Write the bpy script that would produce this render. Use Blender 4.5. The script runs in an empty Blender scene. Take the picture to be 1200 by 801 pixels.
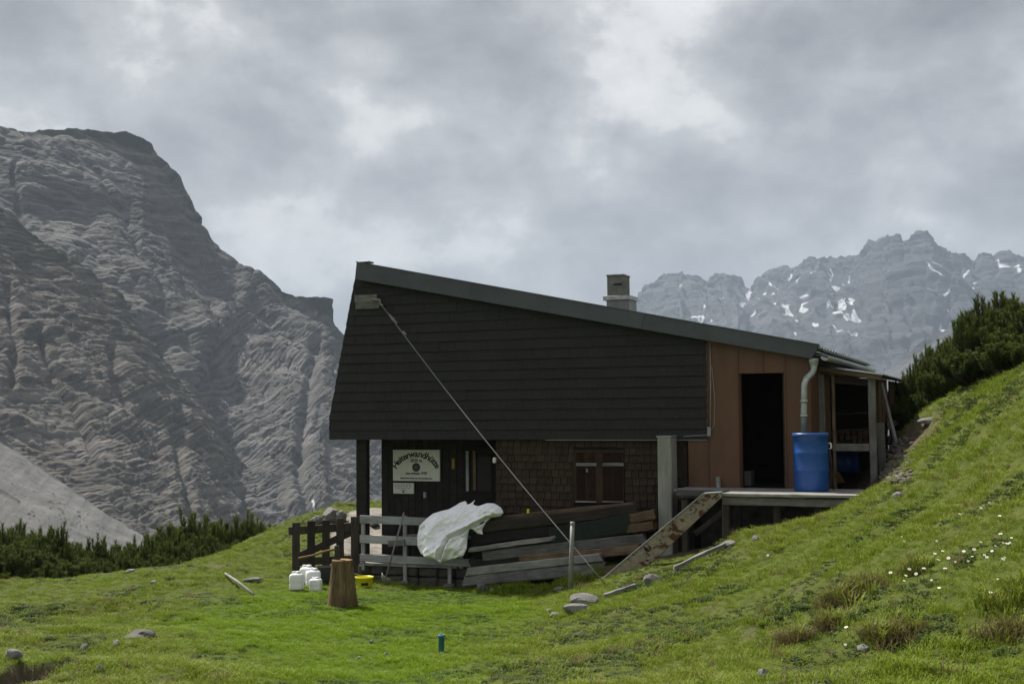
import bpy, bmesh, math, random
import numpy as np
from mathutils import Vector, Matrix

random.seed(7)
RNG = np.random.default_rng(11)
SC = bpy.context.scene
COL = SC.collection
R = math.radians

# ------------------------------------------------------------------ camera
FPX = 1450.0
EYE = Vector((0, 0, 3.0))
PITCH = math.atan(84.5 / FPX)
ROLL = R(-0.5)
cam_data = bpy.data.cameras.new('camera')
cam = bpy.data.objects.new('camera', cam_data)
COL.objects.link(cam)
cam_data.sensor_width = 36.0
cam_data.lens = 36.0 * FPX / 1200.0
cam_data.clip_start = 0.1
cam_data.clip_end = 40000
CAM_ROT = Matrix.Rotation(math.pi / 2 + PITCH, 3, 'X') @ Matrix.Rotation(ROLL, 3, 'Z')
cam.matrix_world = Matrix.Translation(EYE) @ CAM_ROT.to_4x4()
SC.camera = cam

# ------------------------------------------------------------------ sky and sun
SUN_DIR = Vector((-0.52, 0.50, 0.95)).normalized()      # towards the sun
sun_el = math.asin(SUN_DIR.z)
world = bpy.data.worlds.new('World')
SC.world = world
world.use_nodes = True
wn, wl = world.node_tree.nodes, world.node_tree.links
wn.clear()
w_out = wn.new('ShaderNodeOutputWorld')
w_mix = wn.new('ShaderNodeMixShader')
w_bg = wn.new('ShaderNodeBackground'); w_bg.inputs['Strength'].default_value = 0.09
w_sky = wn.new('ShaderNodeTexSky'); w_sky.sky_type = 'NISHITA'; w_sky.sun_disc = False
w_sky.sun_elevation = sun_el
w_sky.sun_rotation = math.atan2(SUN_DIR.x, SUN_DIR.y)
w_sky.altitude = 2000
wl.new(w_sky.outputs[0], w_bg.inputs['Color'])
w_cl = wn.new('ShaderNodeBackground'); w_cl.inputs['Strength'].default_value = 1.0


def wmath(op, a, b=None, c=None):
    n = wn.new('ShaderNodeMath'); n.operation = op
    for k, s in enumerate((a, b, c)):
        if s is None: continue
        if isinstance(s, (int, float)): n.inputs[k].default_value = s
        else: wl.new(s, n.inputs[k])
    return n.outputs[0]


w_tc = wn.new('ShaderNodeTexCoord')
w_sep = wn.new('ShaderNodeSeparateXYZ'); wl.new(w_tc.outputs['Generated'], w_sep.inputs[0])
w_cmb = wn.new('ShaderNodeCombineXYZ')
wl.new(w_sep.outputs['X'], w_cmb.inputs[0]); wl.new(w_sep.outputs['Y'], w_cmb.inputs[1])
wl.new(wmath('MULTIPLY', w_sep.outputs['Z'], 1.45), w_cmb.inputs[2])


def wnoise(scale, detail, rough, dist, off):
    mp = wn.new('ShaderNodeMapping'); mp.inputs['Location'].default_value = off
    wl.new(w_cmb.outputs[0], mp.inputs[0])
    n = wn.new('ShaderNodeTexNoise'); n.inputs['Scale'].default_value = scale
    n.inputs['Detail'].default_value = detail; n.inputs['Roughness'].default_value = rough
    n.inputs['Distortion'].default_value = dist
    wl.new(mp.outputs[0], n.inputs['Vector'])
    return n.outputs[0]


big = wnoise(2.8, 3, 0.5, 0.1, (6.4, 2.4, 4.6))
mid = wnoise(6.5, 12, 0.56, 0.12, (0.7, 7.2, 3.0))
fine = wnoise(15.0, 10, 0.6, 0.15, (4.2, 0.2, 1.0))
dens = wmath('ADD', wmath('ADD', wmath('MULTIPLY', big, 0.42), wmath('MULTIPLY', mid, 0.44)), wmath('MULTIPLY', fine, 0.14))
w_rmp = wn.new('ShaderNodeValToRGB')
wl.new(dens, w_rmp.inputs[0])
cr = w_rmp.color_ramp
cr.elements[0].position = 0.405; cr.elements[0].color = (0.56, 0.565, 0.57, 1)
cr.elements[1].position = 0.62; cr.elements[1].color = (0.165, 0.17, 0.187, 1)
for p_, c_ in ((0.452, (0.47, 0.476, 0.486)), (0.478, (0.355, 0.363, 0.378)), (0.53, (0.265, 0.271, 0.291))):
    e_ = cr.elements.new(p_); e_.color = (*c_, 1)
wl.new(w_rmp.outputs[0], w_cl.inputs['Color'])
w_cov = wn.new('ShaderNodeMapRange')
w_cov.inputs[1].default_value = 0.27; w_cov.inputs[2].default_value = 0.36
w_cov.inputs[3].default_value = 0.7; w_cov.inputs[4].default_value = 1.0
wl.new(dens, w_cov.inputs[0])
wl.new(w_cov.outputs[0], w_mix.inputs[0])
wl.new(w_bg.outputs[0], w_mix.inputs[1])
wl.new(w_cl.outputs[0], w_mix.inputs[2])
wl.new(w_mix.outputs[0], w_out.inputs['Surface'])

sun_data = bpy.data.lights.new('sun', 'SUN')
sun_data.energy = 5.0
sun_data.angle = R(2.5)
sun_data.color = (1.0, 0.955, 0.88)
sun = bpy.data.objects.new('sun', sun_data)
COL.objects.link(sun)
sun.matrix_world = Matrix.Translation((0, 0, 60)) @ SUN_DIR.to_track_quat('Z', 'Y').to_matrix().to_4x4()

SC.view_settings.view_transform = 'Standard'
SC.view_settings.look = 'None'
SC.view_settings.exposure = 0.75
SC.view_settings.gamma = 1.0
SC.cycles.use_denoising = True
SC.cycles.max_bounces = 6
SC.cycles.diffuse_bounces = 3
SC.cycles.glossy_bounces = 2
SC.cycles.transparent_max_bounces = 6
SC.cycles.volume_bounces = 1

# ------------------------------------------------------------------ helpers: rays
def ray(px, py):
    return (CAM_ROT @ Vector((px - 600.0, 400.5 - py, -FPX)))


def P(px, py, D):
    """The point at world depth y = D that the photograph shows at this pixel."""
    d = ray(px, py)
    return EYE + d * (D / d.y)


YAW = R(22)
_h = P(960, 410, 20.0)
HF = Matrix.Translation((_h.x, _h.y, 0)) @ Matrix.Rotation(-YAW, 4, 'Z')   # hut frame: x right along the facade, y into the house
HFI = HF.inverted()


def hl(px, py, v=0.0):
    """Hut coordinates of the pixel on the plane at depth v behind the facade."""
    o = HFI @ EYE
    d = HFI.to_3x3() @ ray(px, py)
    return o + d * ((v - o.y) / d.y)


def hg(px, py, z):
    """Hut coordinates of the pixel on the horizontal plane z."""
    o = HFI @ EYE
    d = HFI.to_3x3() @ ray(px, py)
    return o + d * ((z - o.z) / d.z)


# ------------------------------------------------------------------ helpers: noise
def _hash(ix, iy, iz, seed):
    h = (ix.astype(np.uint32) * np.uint32(374761393) + iy.astype(np.uint32) * np.uint32(668265263)
         + iz.astype(np.uint32) * np.uint32(2147483647) + np.uint32(seed * 1013904223 & 0xffffffff))
    h = (h ^ (h >> np.uint32(13))) * np.uint32(1274126177)
    h = h ^ (h >> np.uint32(16))
    h = h * np.uint32(2246822519)
    h = h ^ (h >> np.uint32(15))
    return h.astype(np.float64) / 4294967295.0 * 2 - 1


def vnoise(x, y, z=0.0, seed=0):
    x = np.asarray(x, float); y = np.asarray(y, float) + 0 * x; z = np.asarray(z, float) + 0 * x
    x0, y0, z0 = np.floor(x), np.floor(y), np.floor(z)
    fx, fy, fz = x - x0, y - y0, z - z0
    fx = fx * fx * (3 - 2 * fx); fy = fy * fy * (3 - 2 * fy); fz = fz * fz * (3 - 2 * fz)
    x0 = x0.astype(np.int64); y0 = y0.astype(np.int64); z0 = z0.astype(np.int64)
    r = 0
    for dx in (0, 1):
        for dy in (0, 1):
            for dz in (0, 1):
                wgt = (fx if dx else 1 - fx) * (fy if dy else 1 - fy) * (fz if dz else 1 - fz)
                r = r + wgt * _hash(x0 + dx, y0 + dy, z0 + dz, seed)
    return r


def fbm(x, y, z=0.0, octv=4, seed=0, gain=0.5, lac=2.03):
    s, a, t = 0, 1.0, 0
    for k in range(octv):
        f = lac ** k
        s = s + a * vnoise(np.asarray(x) * f, np.asarray(y) * f, np.asarray(z) * f, seed + k * 17)
        t += a; a *= gain
    return s / t


def ridged(x, y, z=0.0, octv=4, seed=0):
    s, a, t = 0, 1.0, 0
    for k in range(octv):
        f = 2.07 ** k
        s = s + a * (1 - np.abs(vnoise(np.asarray(x) * f, np.asarray(y) * f, np.asarray(z) * f, seed + k * 31)) * 2)
        t += a; a *= 0.5
    return s / t


def sstep(a, b, x):
    t = np.clip((np.asarray(x, float) - a) / (b - a), 0, 1)
    return t * t * (3 - 2 * t)


# ------------------------------------------------------------------ helpers: materials
MATS = {}


class NT:
    def __init__(self, name):
        self.m = bpy.data.materials.new(name)
        self.m.use_nodes = True
        self.n, self.l = self.m.node_tree.nodes, self.m.node_tree.links
        self.b = self.n['Principled BSDF']
        self.out = self.n['Material Output']

    def new(self, t, **kw):
        nd = self.n.new(t)
        for k, v in kw.items(): setattr(nd, k, v)
        return nd

    def put(self, sock, v):
        if isinstance(v, bpy.types.NodeSocket): self.l.new(v, sock)
        elif isinstance(v, (tuple, list)) and len(v) == 3 and sock.type == 'RGBA': sock.default_value = (*v, 1)
        else: sock.default_value = v

    def coord(self, kind='Object', scale=(1, 1, 1), rot=(0, 0, 0), loc=(0, 0, 0)):
        tc = self.new('ShaderNodeTexCoord')
        mp = self.new('ShaderNodeMapping')
        mp.inputs['Scale'].default_value = scale; mp.inputs['Rotation'].default_value = rot
        mp.inputs['Location'].default_value = loc
        self.l.new(tc.outputs[kind], mp.inputs[0])
        return mp.outputs[0]

    def noise(self, vec, scale, detail=4, rough=0.55, dist=0.0):
        n = self.new('ShaderNodeTexNoise')
        self.put(n.inputs['Vector'], vec)
        n.inputs['Scale'].default_value = scale; n.inputs['Detail'].default_value = detail
        n.inputs['Roughness'].default_value = rough; n.inputs['Distortion'].default_value = dist
        return n.outputs[0]

    def ramp(self, fac, stops):
        r = self.new('ShaderNodeValToRGB')
        self.l.new(fac, r.inputs[0])
        el = r.color_ramp.elements
        el[0].position, el[0].color = stops[0][0], (*stops[0][1], 1)
        el[1].position, el[1].color = stops[-1][0], (*stops[-1][1], 1)
        for p, c in stops[1:-1]:
            e = el.new(p); e.color = (*c, 1)
        return r.outputs[0]

    def rng(self, fac, a, b, c=0.0, d=1.0):
        r = self.new('ShaderNodeMapRange')
        self.put(r.inputs[0], fac)
        for k, v in zip((1, 2, 3, 4), (a, b, c, d)): r.inputs[k].default_value = v
        return r.outputs[0]

    def mix(self, fac, a, b, mode='MIX'):
        m = self.new('ShaderNodeMix', data_type='RGBA', blend_type=mode)
        self.put(m.inputs[0], fac); self.put(m.inputs[6], a); self.put(m.inputs[7], b)
        return m.outputs[2]

    def math(self, op, a, b=0.0):
        m = self.new('ShaderNodeMath', operation=op)
        self.put(m.inputs[0], a); self.put(m.inputs[1], b)
        return m.outputs[0]

    def attr(self, name, kind='GEOMETRY', out='Fac'):
        a = self.new('ShaderNodeAttribute', attribute_name=name, attribute_type=kind)
        return a.outputs[out]

    def rand(self):
        return self.new('ShaderNodeObjectInfo').outputs['Random']

    def bump(self, h, strength=0.4, dist=0.01):
        b = self.new('ShaderNodeBump')
        b.inputs['Strength'].default_value = strength; b.inputs['Distance'].default_value = dist
        self.put(b.inputs['Height'], h)
        self.l.new(b.outputs[0], self.b.inputs['Normal'])

    def done(self, color, rough=0.7, metal=0.0, spec=0.4):
        self.put(self.b.inputs['Base Color'], color)
        self.put(self.b.inputs['Roughness'], rough)
        self.b.inputs['Metallic'].default_value = metal
        self.b.inputs['Specular IOR Level'].default_value = spec
        MATS[self.m.name] = self.m
        return self.m


def wood(name, dark, light, scale=(1.2, 14, 14), var=0.35, rough=0.82, green=0.0):
    t = NT(name)
    rnd = t.rand()
    tc = t.new('ShaderNodeTexCoord')
    off = t.new('ShaderNodeCombineXYZ'); t.put(off.inputs[0], t.math('MULTIPLY', rnd, 37.0)); t.put(off.inputs[1], t.math('MULTIPLY', rnd, 11.0))
    ad = t.new('ShaderNodeVectorMath', operation='ADD'); t.l.new(tc.outputs['Object'], ad.inputs[0]); t.l.new(off.outputs[0], ad.inputs[1])
    mp = t.new('ShaderNodeMapping'); mp.inputs['Scale'].default_value = scale; t.l.new(ad.outputs[0], mp.inputs[0])
    g = t.noise(mp.outputs[0], 3.0, 6, 0.62, 0.4)
    blot = t.noise(ad.outputs[0], 2.6, 5, 0.6, 0.3)
    c = t.ramp(g, [(0.3, dark), (0.52, tuple((a + b) / 2 for a, b in zip(dark, light))), (0.72, light)])
    c = t.mix(t.rng(blot, 0.42, 0.68, 0.0, 0.55), c, tuple(x * 0.45 for x in dark))
    br = t.rng(rnd, 0, 1, 1 - var, 1 + var)
    cm = t.new('ShaderNodeCombineColor')
    for k in range(3): t.put(cm.inputs[k], br)
    c = t.mix(1.0, c, cm.outputs[0], 'MULTIPLY')
    if green:
        c = t.mix(t.rng(t.noise(ad.outputs[0], 5, 4), 0.5, 0.7, 0, green), c, (0.07, 0.085, 0.03))
    t.bump(g, 0.5, 0.006)
    return t.done(c, rough, 0, 0.25)


def simple(name, col, rough=0.6, metal=0.0, spec=0.4, var=0.25, scale=6.0, bump=0.15, dirt=None, dirt_amt=0.5, streak=False):
    t = NT(name)
    v = t.coord('Object', (1, 1, 0.25) if streak else (1, 1, 1))
    n1 = t.noise(v, scale, 6, 0.6)
    n2 = t.noise(v, scale * 4.3, 4, 0.6)
    c = t.ramp(n1, [(0.3, tuple(x * (1 - var) for x in col)), (0.7, tuple(min(1, x * (1 + var)) for x in col))])
    if dirt:
        c = t.mix(t.rng(t.noise(v, scale * 0.7, 7, 0.68, 0.5), 0.5, 0.66, 0, dirt_amt), c, dirt)
    rr = t.rng(n2, 0.3, 0.7, max(0.05, rough - 0.1), min(1, rough + 0.1))
    if bump: t.bump(n2, bump, 0.008)
    return t.done(c, rr, metal, spec)


def mat(n): return MATS[n]


wood('dark_stained_wood', (0.012, 0.011, 0.010), (0.032, 0.028, 0.024), var=0.2)
wood('old_brown_wood', (0.024, 0.02, 0.016), (0.07, 0.058, 0.046), var=0.3)
wood('shutter_wood', (0.03, 0.0165, 0.0105), (0.06, 0.034, 0.021), (14, 14, 1.2), var=0.15)
wood('grey_wood', (0.075, 0.075, 0.072), (0.2, 0.195, 0.185), var=0.35)
wood('pale_grey_wood', (0.16, 0.16, 0.15), (0.34, 0.33, 0.31), var=0.25)
wood('brown_wood', (0.075, 0.052, 0.032), (0.2, 0.145, 0.09), var=0.3)
wood('honey_wood', (0.14, 0.08, 0.03), (0.33, 0.21, 0.085), var=0.25)
wood('greenish_board', (0.014, 0.02, 0.017), (0.028, 0.036, 0.031), var=0.15)
wood('painted_rail', (0.26, 0.27, 0.27), (0.42, 0.43, 0.43), (1.0, 10, 10), var=0.12)
wood('shed_wood', (0.05, 0.032, 0.018), (0.16, 0.095, 0.05), (14, 14, 1.2), var=0.4)
wood('shed_grey_wood', (0.13, 0.13, 0.115), (0.27, 0.262, 0.23), (14, 14, 1.2), var=0.25, green=0.25)
simple('fascia_metal', (0.058, 0.066, 0.07), 0.42, 0.3, 0.5, 0.22, 1.6, 0.05, (0.05, 0.055, 0.055), 0.5)
simple('roof_metal', (0.06, 0.065, 0.068), 0.5, 0.3, 0.5, 0.25, 2.0, 0.08, (0.09, 0.09, 0.08), 0.4)
simple('brown_panel_metal', (0.112, 0.056, 0.03), 0.55, 0.0, 0.35, 0.2, 1.4, 0.05, (0.05, 0.03, 0.021), 0.55, True)
simple('zinc', (0.36, 0.39, 0.36), 0.5, 0.55, 0.5, 0.25, 7, 0.08, (0.18, 0.2, 0.17), 0.6)
simple('wire_metal', (0.2, 0.2, 0.19), 0.5, 0.4, 0.5, 0.2, 9, 0.0)
simple('post_metal', (0.2, 0.2, 0.19), 0.55, 0.3, 0.5, 0.25, 9, 0.05, (0.16, 0.13, 0.1), 0.5)
simple('concrete', (0.26, 0.262, 0.235), 0.9, 0, 0.25, 0.3, 4.5, 0.45, (0.1, 0.115, 0.085), 0.65, True)
simple('plinth_stone', (0.075, 0.07, 0.062), 0.95, 0, 0.2, 0.5, 5, 0.8, (0.05, 0.05, 0.04), 0.7)
simple('chimney_plaster', (0.15, 0.15, 0.13), 0.9, 0, 0.2, 0.35, 6, 0.4, (0.06, 0.065, 0.045), 0.8)
simple('chimney_base_metal', (0.17, 0.17, 0.17), 0.5, 0.4, 0.5, 0.2, 6, 0.05)
simple('blue_plastic', (0.011, 0.072, 0.28), 0.38, 0, 0.5, 0.16, 3, 0.03, (0.03, 0.08, 0.2), 0.35)
simple('white_plastic', (0.72, 0.73, 0.74), 0.42, 0, 0.5, 0.06, 4, 0.03)
simple('yellow_plastic', (0.66, 0.6, 0.012), 0.4, 0, 0.5, 0.12, 4, 0.03)
simple('black_plastic', (0.012, 0.012, 0.013), 0.5, 0, 0.4, 0.2, 4, 0.03)
simple('shovel_metal', (0.42, 0.44, 0.46), 0.4, 0.5, 0.5, 0.2, 8, 0.05)
simple('sign_white', (0.6, 0.61, 0.56), 0.45, 0, 0.4, 0.08, 2.5, 0.02, (0.42, 0.43, 0.36), 0.5)
simple('sign_black', (0.016, 0.016, 0.016), 0.6, 0, 0.3, 0.1, 4, 0.0)
simple('emblem_grey', (0.12, 0.125, 0.11), 0.6, 0, 0.3, 0.1, 4, 0.0)
simple('tarp_white', (0.9, 0.91, 0.95), 0.7, 0, 0.3, 0.06, 5, 0.12, (0.62, 0.62, 0.6), 0.4)
simple('axe_steel', (0.05, 0.05, 0.052), 0.45, 0.6, 0.5, 0.2, 9, 0.05)
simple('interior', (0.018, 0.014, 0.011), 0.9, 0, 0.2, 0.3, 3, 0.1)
simple('glass_dark', (0.01, 0.011, 0.012), 0.08, 0, 0.6, 0.1, 3, 0.0)
simple('teal_pipe', (0.03, 0.14, 0.2), 0.5, 0, 0.4, 0.2, 5, 0.05)
simple('straw', (0.33, 0.22, 0.06), 0.85, 0, 0.2, 0.4, 30, 0.6)
simple('flower_white', (0.72, 0.72, 0.66), 0.7, 0, 0.2, 0.05, 20, 0)
simple('flower_yellow', (0.6, 0.42, 0.03), 0.7, 0, 0.2, 0.05, 20, 0)
simple('flower_stem', (0.06, 0.1, 0.025), 0.7, 0, 0.2, 0.2, 20, 0)
simple('bark', (0.045, 0.036, 0.028), 0.95, 0, 0.15, 0.4, 12, 0.6)
simple('cable_white', (0.24, 0.24, 0.23), 0.6, 0, 0.3, 0.1, 10, 0)


def m_shingle(name, lo, hi, lich):
    t = NT(name)
    rnd = t.rand()
    v = t.coord('Object', (1, 1, 1))
    tc = t.new('ShaderNodeNewGeometry')
    big_n = t.noise(tc.outputs['Position'], 0.9, 5, 0.6)
    st = t.new('ShaderNodeMapping'); st.inputs['Scale'].default_value = (26, 26, 2.5); t.l.new(tc.outputs['Position'], st.inputs[0])
    grain = t.noise(st.outputs[0], 2.0, 5, 0.6)
    c = t.mix(rnd, lo, hi)
    c = t.mix(t.rng(grain, 0.35, 0.7, 0, 0.75), c, tuple(x * 1.5 for x in hi))
    c = t.mix(t.rng(big_n, 0.45, 0.7, 0, 0.5), c, lich)
    t.bump(grain, 0.35, 0.004)
    return t.done(c, 0.85, 0, 0.25)


m_shingle('slate_shingle', (0.0185, 0.0178, 0.0176), (0.0255, 0.0247, 0.0243), (0.026, 0.0268, 0.0258))
m_shingle('wood_shingle', (0.017, 0.0115, 0.008), (0.04, 0.0275, 0.0185), (0.03, 0.025, 0.018))


def m_stringer():
    t = NT('flaking_painted_plank')
    v = t.coord('Object', (1.0, 1, 1.5))
    a = t.noise(v, 4.5, 7, 0.66, 0.6)
    b = t.noise(v, 13, 5, 0.6, 0.3)
    c = t.mix(t.rng(b, 0.35, 0.7), (0.19, 0.165, 0.115), (0.29, 0.255, 0.19))
    c = t.mix(t.rng(a, 0.53, 0.58), c, (0.075, 0.032, 0.018))
    c = t.mix(t.rng(t.noise(v, 7.5, 6, 0.6, 0.5), 0.62, 0.66), c, (0.02, 0.014, 0.011))
    t.bump(a, 0.5, 0.01)
    return t.done(c, 0.8, 0, 0.25)


m_stringer()


def m_stump():
    t = NT('stump_wood')
    v = t.coord('Object', (9, 9, 0.9))
    g = t.noise(v, 2.0, 6, 0.65, 0.7)
    c = t.ramp(g, [(0.3, (0.045, 0.032, 0.018)), (0.5, (0.125, 0.088, 0.045)), (0.7, (0.22, 0.16, 0.085))])
    c = t.mix(t.rng(t.noise(t.coord('Object'), 3.0, 4), 0.52, 0.66, 0, 0.6), c, (0.075, 0.06, 0.03))
    t.bump(g, 0.9, 0.02)
    return t.done(c, 0.9, 0, 0.2)


m_stump()


def m_stone(name, lo, hi, lich):
    t = NT(name)
    v = t.coord('Object')
    a = t.noise(v, 3.0, 8, 0.65, 0.2)
    b = t.noise(v, 14.0, 6, 0.65)
    c = t.ramp(a, [(0.3, lo), (0.7, hi)])
    c = t.mix(t.rng(b, 0.52, 0.68, 0, 0.65), c, lich)
    t.bump(b, 0.7, 0.02)
    return t.done(c, 0.93, 0, 0.2)


m_stone('pale_stone', (0.11, 0.107, 0.103), (0.26, 0.255, 0.245), (0.07, 0.07, 0.055))
m_stone('dark_stone', (0.07, 0.065, 0.06), (0.2, 0.19, 0.18), (0.05, 0.05, 0.035))


def m_rock(name, lo, mid_, hi, veg, tilt, band, vegamt, snow=False, bed=False):
    """Layered mountain limestone: beds of slightly different grey, grass on the ledges."""
    t = NT(name)
    geo = t.new('ShaderNodeNewGeometry')
    pos = geo.outputs['Position']
    warp = t.new('ShaderNodeTexNoise'); warp.inputs['Scale'].default_value = 1.0 / (band * 22); warp.inputs['Detail'].default_value = 3
    t.l.new(pos, warp.inputs['Vector'])
    sc = t.new('ShaderNodeVectorMath', operation='SCALE'); sc.inputs['Scale'].default_value = band * 14
    t.l.new(warp.outputs['Color'], sc.inputs[0])
    ad = t.new('ShaderNodeVectorMath', operation='ADD'); t.l.new(pos, ad.inputs[0]); t.l.new(sc.outputs[0], ad.inputs[1])
    mp = t.new('ShaderNodeMapping'); mp.inputs['Rotation'].default_value = tilt
    mp.inputs['Scale'].default_value = (0.03 / band, 0.03 / band, 0.6 / band)
    t.l.new(ad.outputs[0], mp.inputs[0])
    s = t.noise(mp.outputs[0], 1.0, 7, 0.62)
    mp2 = t.new('ShaderNodeMapping'); mp2.inputs['Scale'].default_value = (0.16 / band, 0.16 / band, 0.16 / band); t.l.new(pos, mp2.inputs[0])
    n = t.noise(mp2.outputs[0], 1.0, 9, 0.66)
    if bed:
        s = t.math('ADD', t.math('MULTIPLY', t.attr('bed'), 0.7), t.math('MULTIPLY', s, 0.3))
    c = t.ramp(s, [(0.32, lo), (0.5, mid_), (0.66, hi)])
    c = t.mix(t.rng(n, 0.4, 0.66, 0, 0.45), c, mid_)
    if vegamt:
        sx = t.new('ShaderNodeSeparateXYZ'); t.l.new(geo.outputs['Normal'], sx.inputs[0])
        f = t.math('MULTIPLY', t.rng(sx.outputs[2], 0.5, 0.85), t.rng(n, 0.42, 0.6, 0, vegamt))
        f = t.math('MAXIMUM', f, t.math('MULTIPLY', t.attr('veg'), 0.9))
        c = t.mix(f, c, veg)
    if snow:
        c = t.mix(t.rng(t.attr('snow'), 0.25, 0.85), c, (0.5, 0.52, 0.55))
    hgt = t.math('ADD', t.math('MULTIPLY', s, 0.7), t.math('MULTIPLY', n, 0.6))
    t.bump(hgt, 0.9, band * 0.8)
    return t.done(c, 0.95, 0, 0.1)


# ------------------------------------------------------------------ helpers: objects
def tag(o, label=None, cat=None, group=None, kind=None):
    if label: o['label'] = label
    if cat: o['category'] = cat
    if group: o['group'] = group
    if kind: o['kind'] = kind
    return o


def link(name, me, material=None, parent=None, M=None):
    o = bpy.data.objects.new(name, me)
    COL.objects.link(o)
    if material and not me.materials:
        me.materials.append(mat(material) if isinstance(material, str) else material)
    if parent is not None: o.parent = parent
    if M is not None: o.matrix_basis = M
    return o


def empty(name, M, label, cat, group=None):
    o = bpy.data.objects.new(name, None)
    o.empty_display_size = 0.3
    COL.objects.link(o)
    o.matrix_basis = M
    return tag(o, label, cat, group)


def from_bm(name, bm, smooth=False):
    bmesh.ops.recalc_face_normals(bm, faces=bm.faces)
    me = bpy.data.meshes.new(name)
    bm.to_mesh(me); bm.free()
    if smooth: me.polygons.foreach_set('use_smooth', [True] * len(me.polygons))
    return me


def pyd(name, v, f, smooth=False):
    me = bpy.data.meshes.new(name)
    me.from_pydata([tuple(x) for x in v], [], [tuple(int(i) for i in x) for x in f])
    me.update()
    if smooth: me.polygons.foreach_set('use_smooth', [True] * len(me.polygons))
    return me


def np_mesh(name, V, F, smooth=False):
    """V (n,3), F (m,k) arrays, quick."""
    me = bpy.data.meshes.new(name)
    V = np.asarray(V, np.float32); F = np.asarray(F, np.int32)
    k = F.shape[1]
    me.vertices.add(len(V)); me.vertices.foreach_set('co', V.ravel())
    me.loops.add(F.size); me.loops.foreach_set('vertex_index', F.ravel())
    me.polygons.add(len(F))
    me.polygons.foreach_set('loop_start', np.arange(0, F.size, k, dtype=np.int32))
    me.polygons.foreach_set('use_smooth', np.full(len(F), smooth))
    me.update(calc_edges=True)
    return me


def fattr(me, name, vals):
    a = me.attributes.new(name, 'FLOAT', 'POINT')
    a.data.foreach_set('value', np.asarray(vals, np.float32).ravel())


def box_mesh(name, lo, hi, bev=0.0):
    bm = bmesh.new()
    vs = [bm.verts.new((x, y, z)) for x in (lo[0], hi[0]) for y in (lo[1], hi[1]) for z in (lo[2], hi[2])]
    for q in ((0, 1, 3, 2), (4, 6, 7, 5), (0, 4, 5, 1), (2, 3, 7, 6), (0, 2, 6, 4), (1, 5, 7, 3)):
        bm.faces.new([vs[i] for i in q])
    bmesh.ops.recalc_face_normals(bm, faces=bm.faces)
    if bev: bmesh.ops.bevel(bm, geom=list(bm.edges), offset=bev, segments=1, affect='EDGES')
    return from_bm(name, bm)


def box(name, lo, hi, m, parent, bev=0.004):
    lo2 = [min(a, b) for a, b in zip(lo, hi)]; hi2 = [max(a, b) for a, b in zip(lo, hi)]
    c = Vector([(a + b) / 2 for a, b in zip(lo2, hi2)])
    return link(name, box_mesh(name, Vector(lo2) - c, Vector(hi2) - c, bev), m, parent, Matrix.Translation(c))


def plank_mesh(L, w, h, seg=6, jit=0.004, warp=0.0, ragged=0.0):
    """Board along x from 0 to L, centred in y (w) and z (h), edges a little worn."""
    bm = bmesh.new()
    rings = []
    b = min(w, h) * 0.12
    ph = random.random() * 6
    for i in range(seg + 1):
        x = L * i / seg
        dz = warp * math.sin(ph + 3.0 * i / seg); dy = warp * 0.5 * math.cos(ph + 4 * i / seg)
        ring = []
        for sy, sz in ((-1, -1), (1, -1), (1, 1), (-1, 1)):
            xr = x + (random.uniform(-ragged, ragged) if i in (0, seg) else 0)
            for k in ((0, 1), (1, 0)) if sy * sz > 0 else ((1, 0), (0, 1)):
                ring.append(bm.verts.new((xr, sy * (w / 2 - b * k[0]) + dy + random.uniform(-jit, jit),
                                          sz * (h / 2 - b * k[1]) + dz + random.uniform(-jit, jit))))
        rings.append(ring)
    for a, c in zip(rings, rings[1:]):
        for k in range(8): bm.faces.new((a[k], a[(k + 1) % 8], c[(k + 1) % 8], c[k]))
    bm.faces.new(rings[0][::-1]); bm.faces.new(rings[-1])
    return from_bm('plank', bm)


def along(p0, p1, up=Vector((0, 0, 1))):
    """Matrix with x from p0 to p1, z near up."""
    p0, p1 = Vector(p0), Vector(p1)
    x = (p1 - p0).normalized()
    y = up.cross(x)
    if y.length < 1e-4: y = Vector((0, 1, 0)).cross(x)
    y.normalize()
    z = x.cross(y)
    return Matrix.Translation(p0) @ Matrix((x, y, z)).transposed().to_4x4()


def beam(name, p0, p1, w, h, m, parent=None, base=None, up=Vector((0, 0, 1)), **kw):
    """Board from p0 to p1; w across, h along 'up'."""
    p0, p1 = Vector(p0), Vector(p1)
    M = along(p0, p1, up)
    if base is not None: M = base @ M
    return link(name, plank_mesh((p1 - p0).length, w, h, **kw), m, parent, M)


def tube_bm(bm, pts, rads, n=10, cap=True):
    pts = [Vector(p) for p in pts]
    if not hasattr(rads, '__len__'): rads = [rads] * len(pts)
    rings = []
    prev = None
    for i, p in enumerate(pts):
        t = (pts[min(i + 1, len(pts) - 1)] - pts[max(i - 1, 0)]).normalized()
        if prev is None:
            a = t.orthogonal().normalized()
        else:
            a = (prev - t * prev.dot(t)).normalized()
        prev = a
        b = t.cross(a)
        rings.append([bm.verts.new(p + (a * math.cos(2 * math.pi * k / n) + b * math.sin(2 * math.pi * k / n)) * rads[i]) for k in range(n)])
    for r0, r1 in zip(rings, rings[1:]):
        for k in range(n): bm.faces.new((r0[k], r0[(k + 1) % n], r1[(k + 1) % n], r1[k]))
    if cap:
        bm.faces.new(rings[0][::-1]); bm.faces.new(rings[-1])


def tube(name, pts, rads, m, parent=None, M=None, n=10):
    bm = bmesh.new(); tube_bm(bm, pts, rads, n)
    return link(name, from_bm(name, bm, True), m, parent, M)


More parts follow.
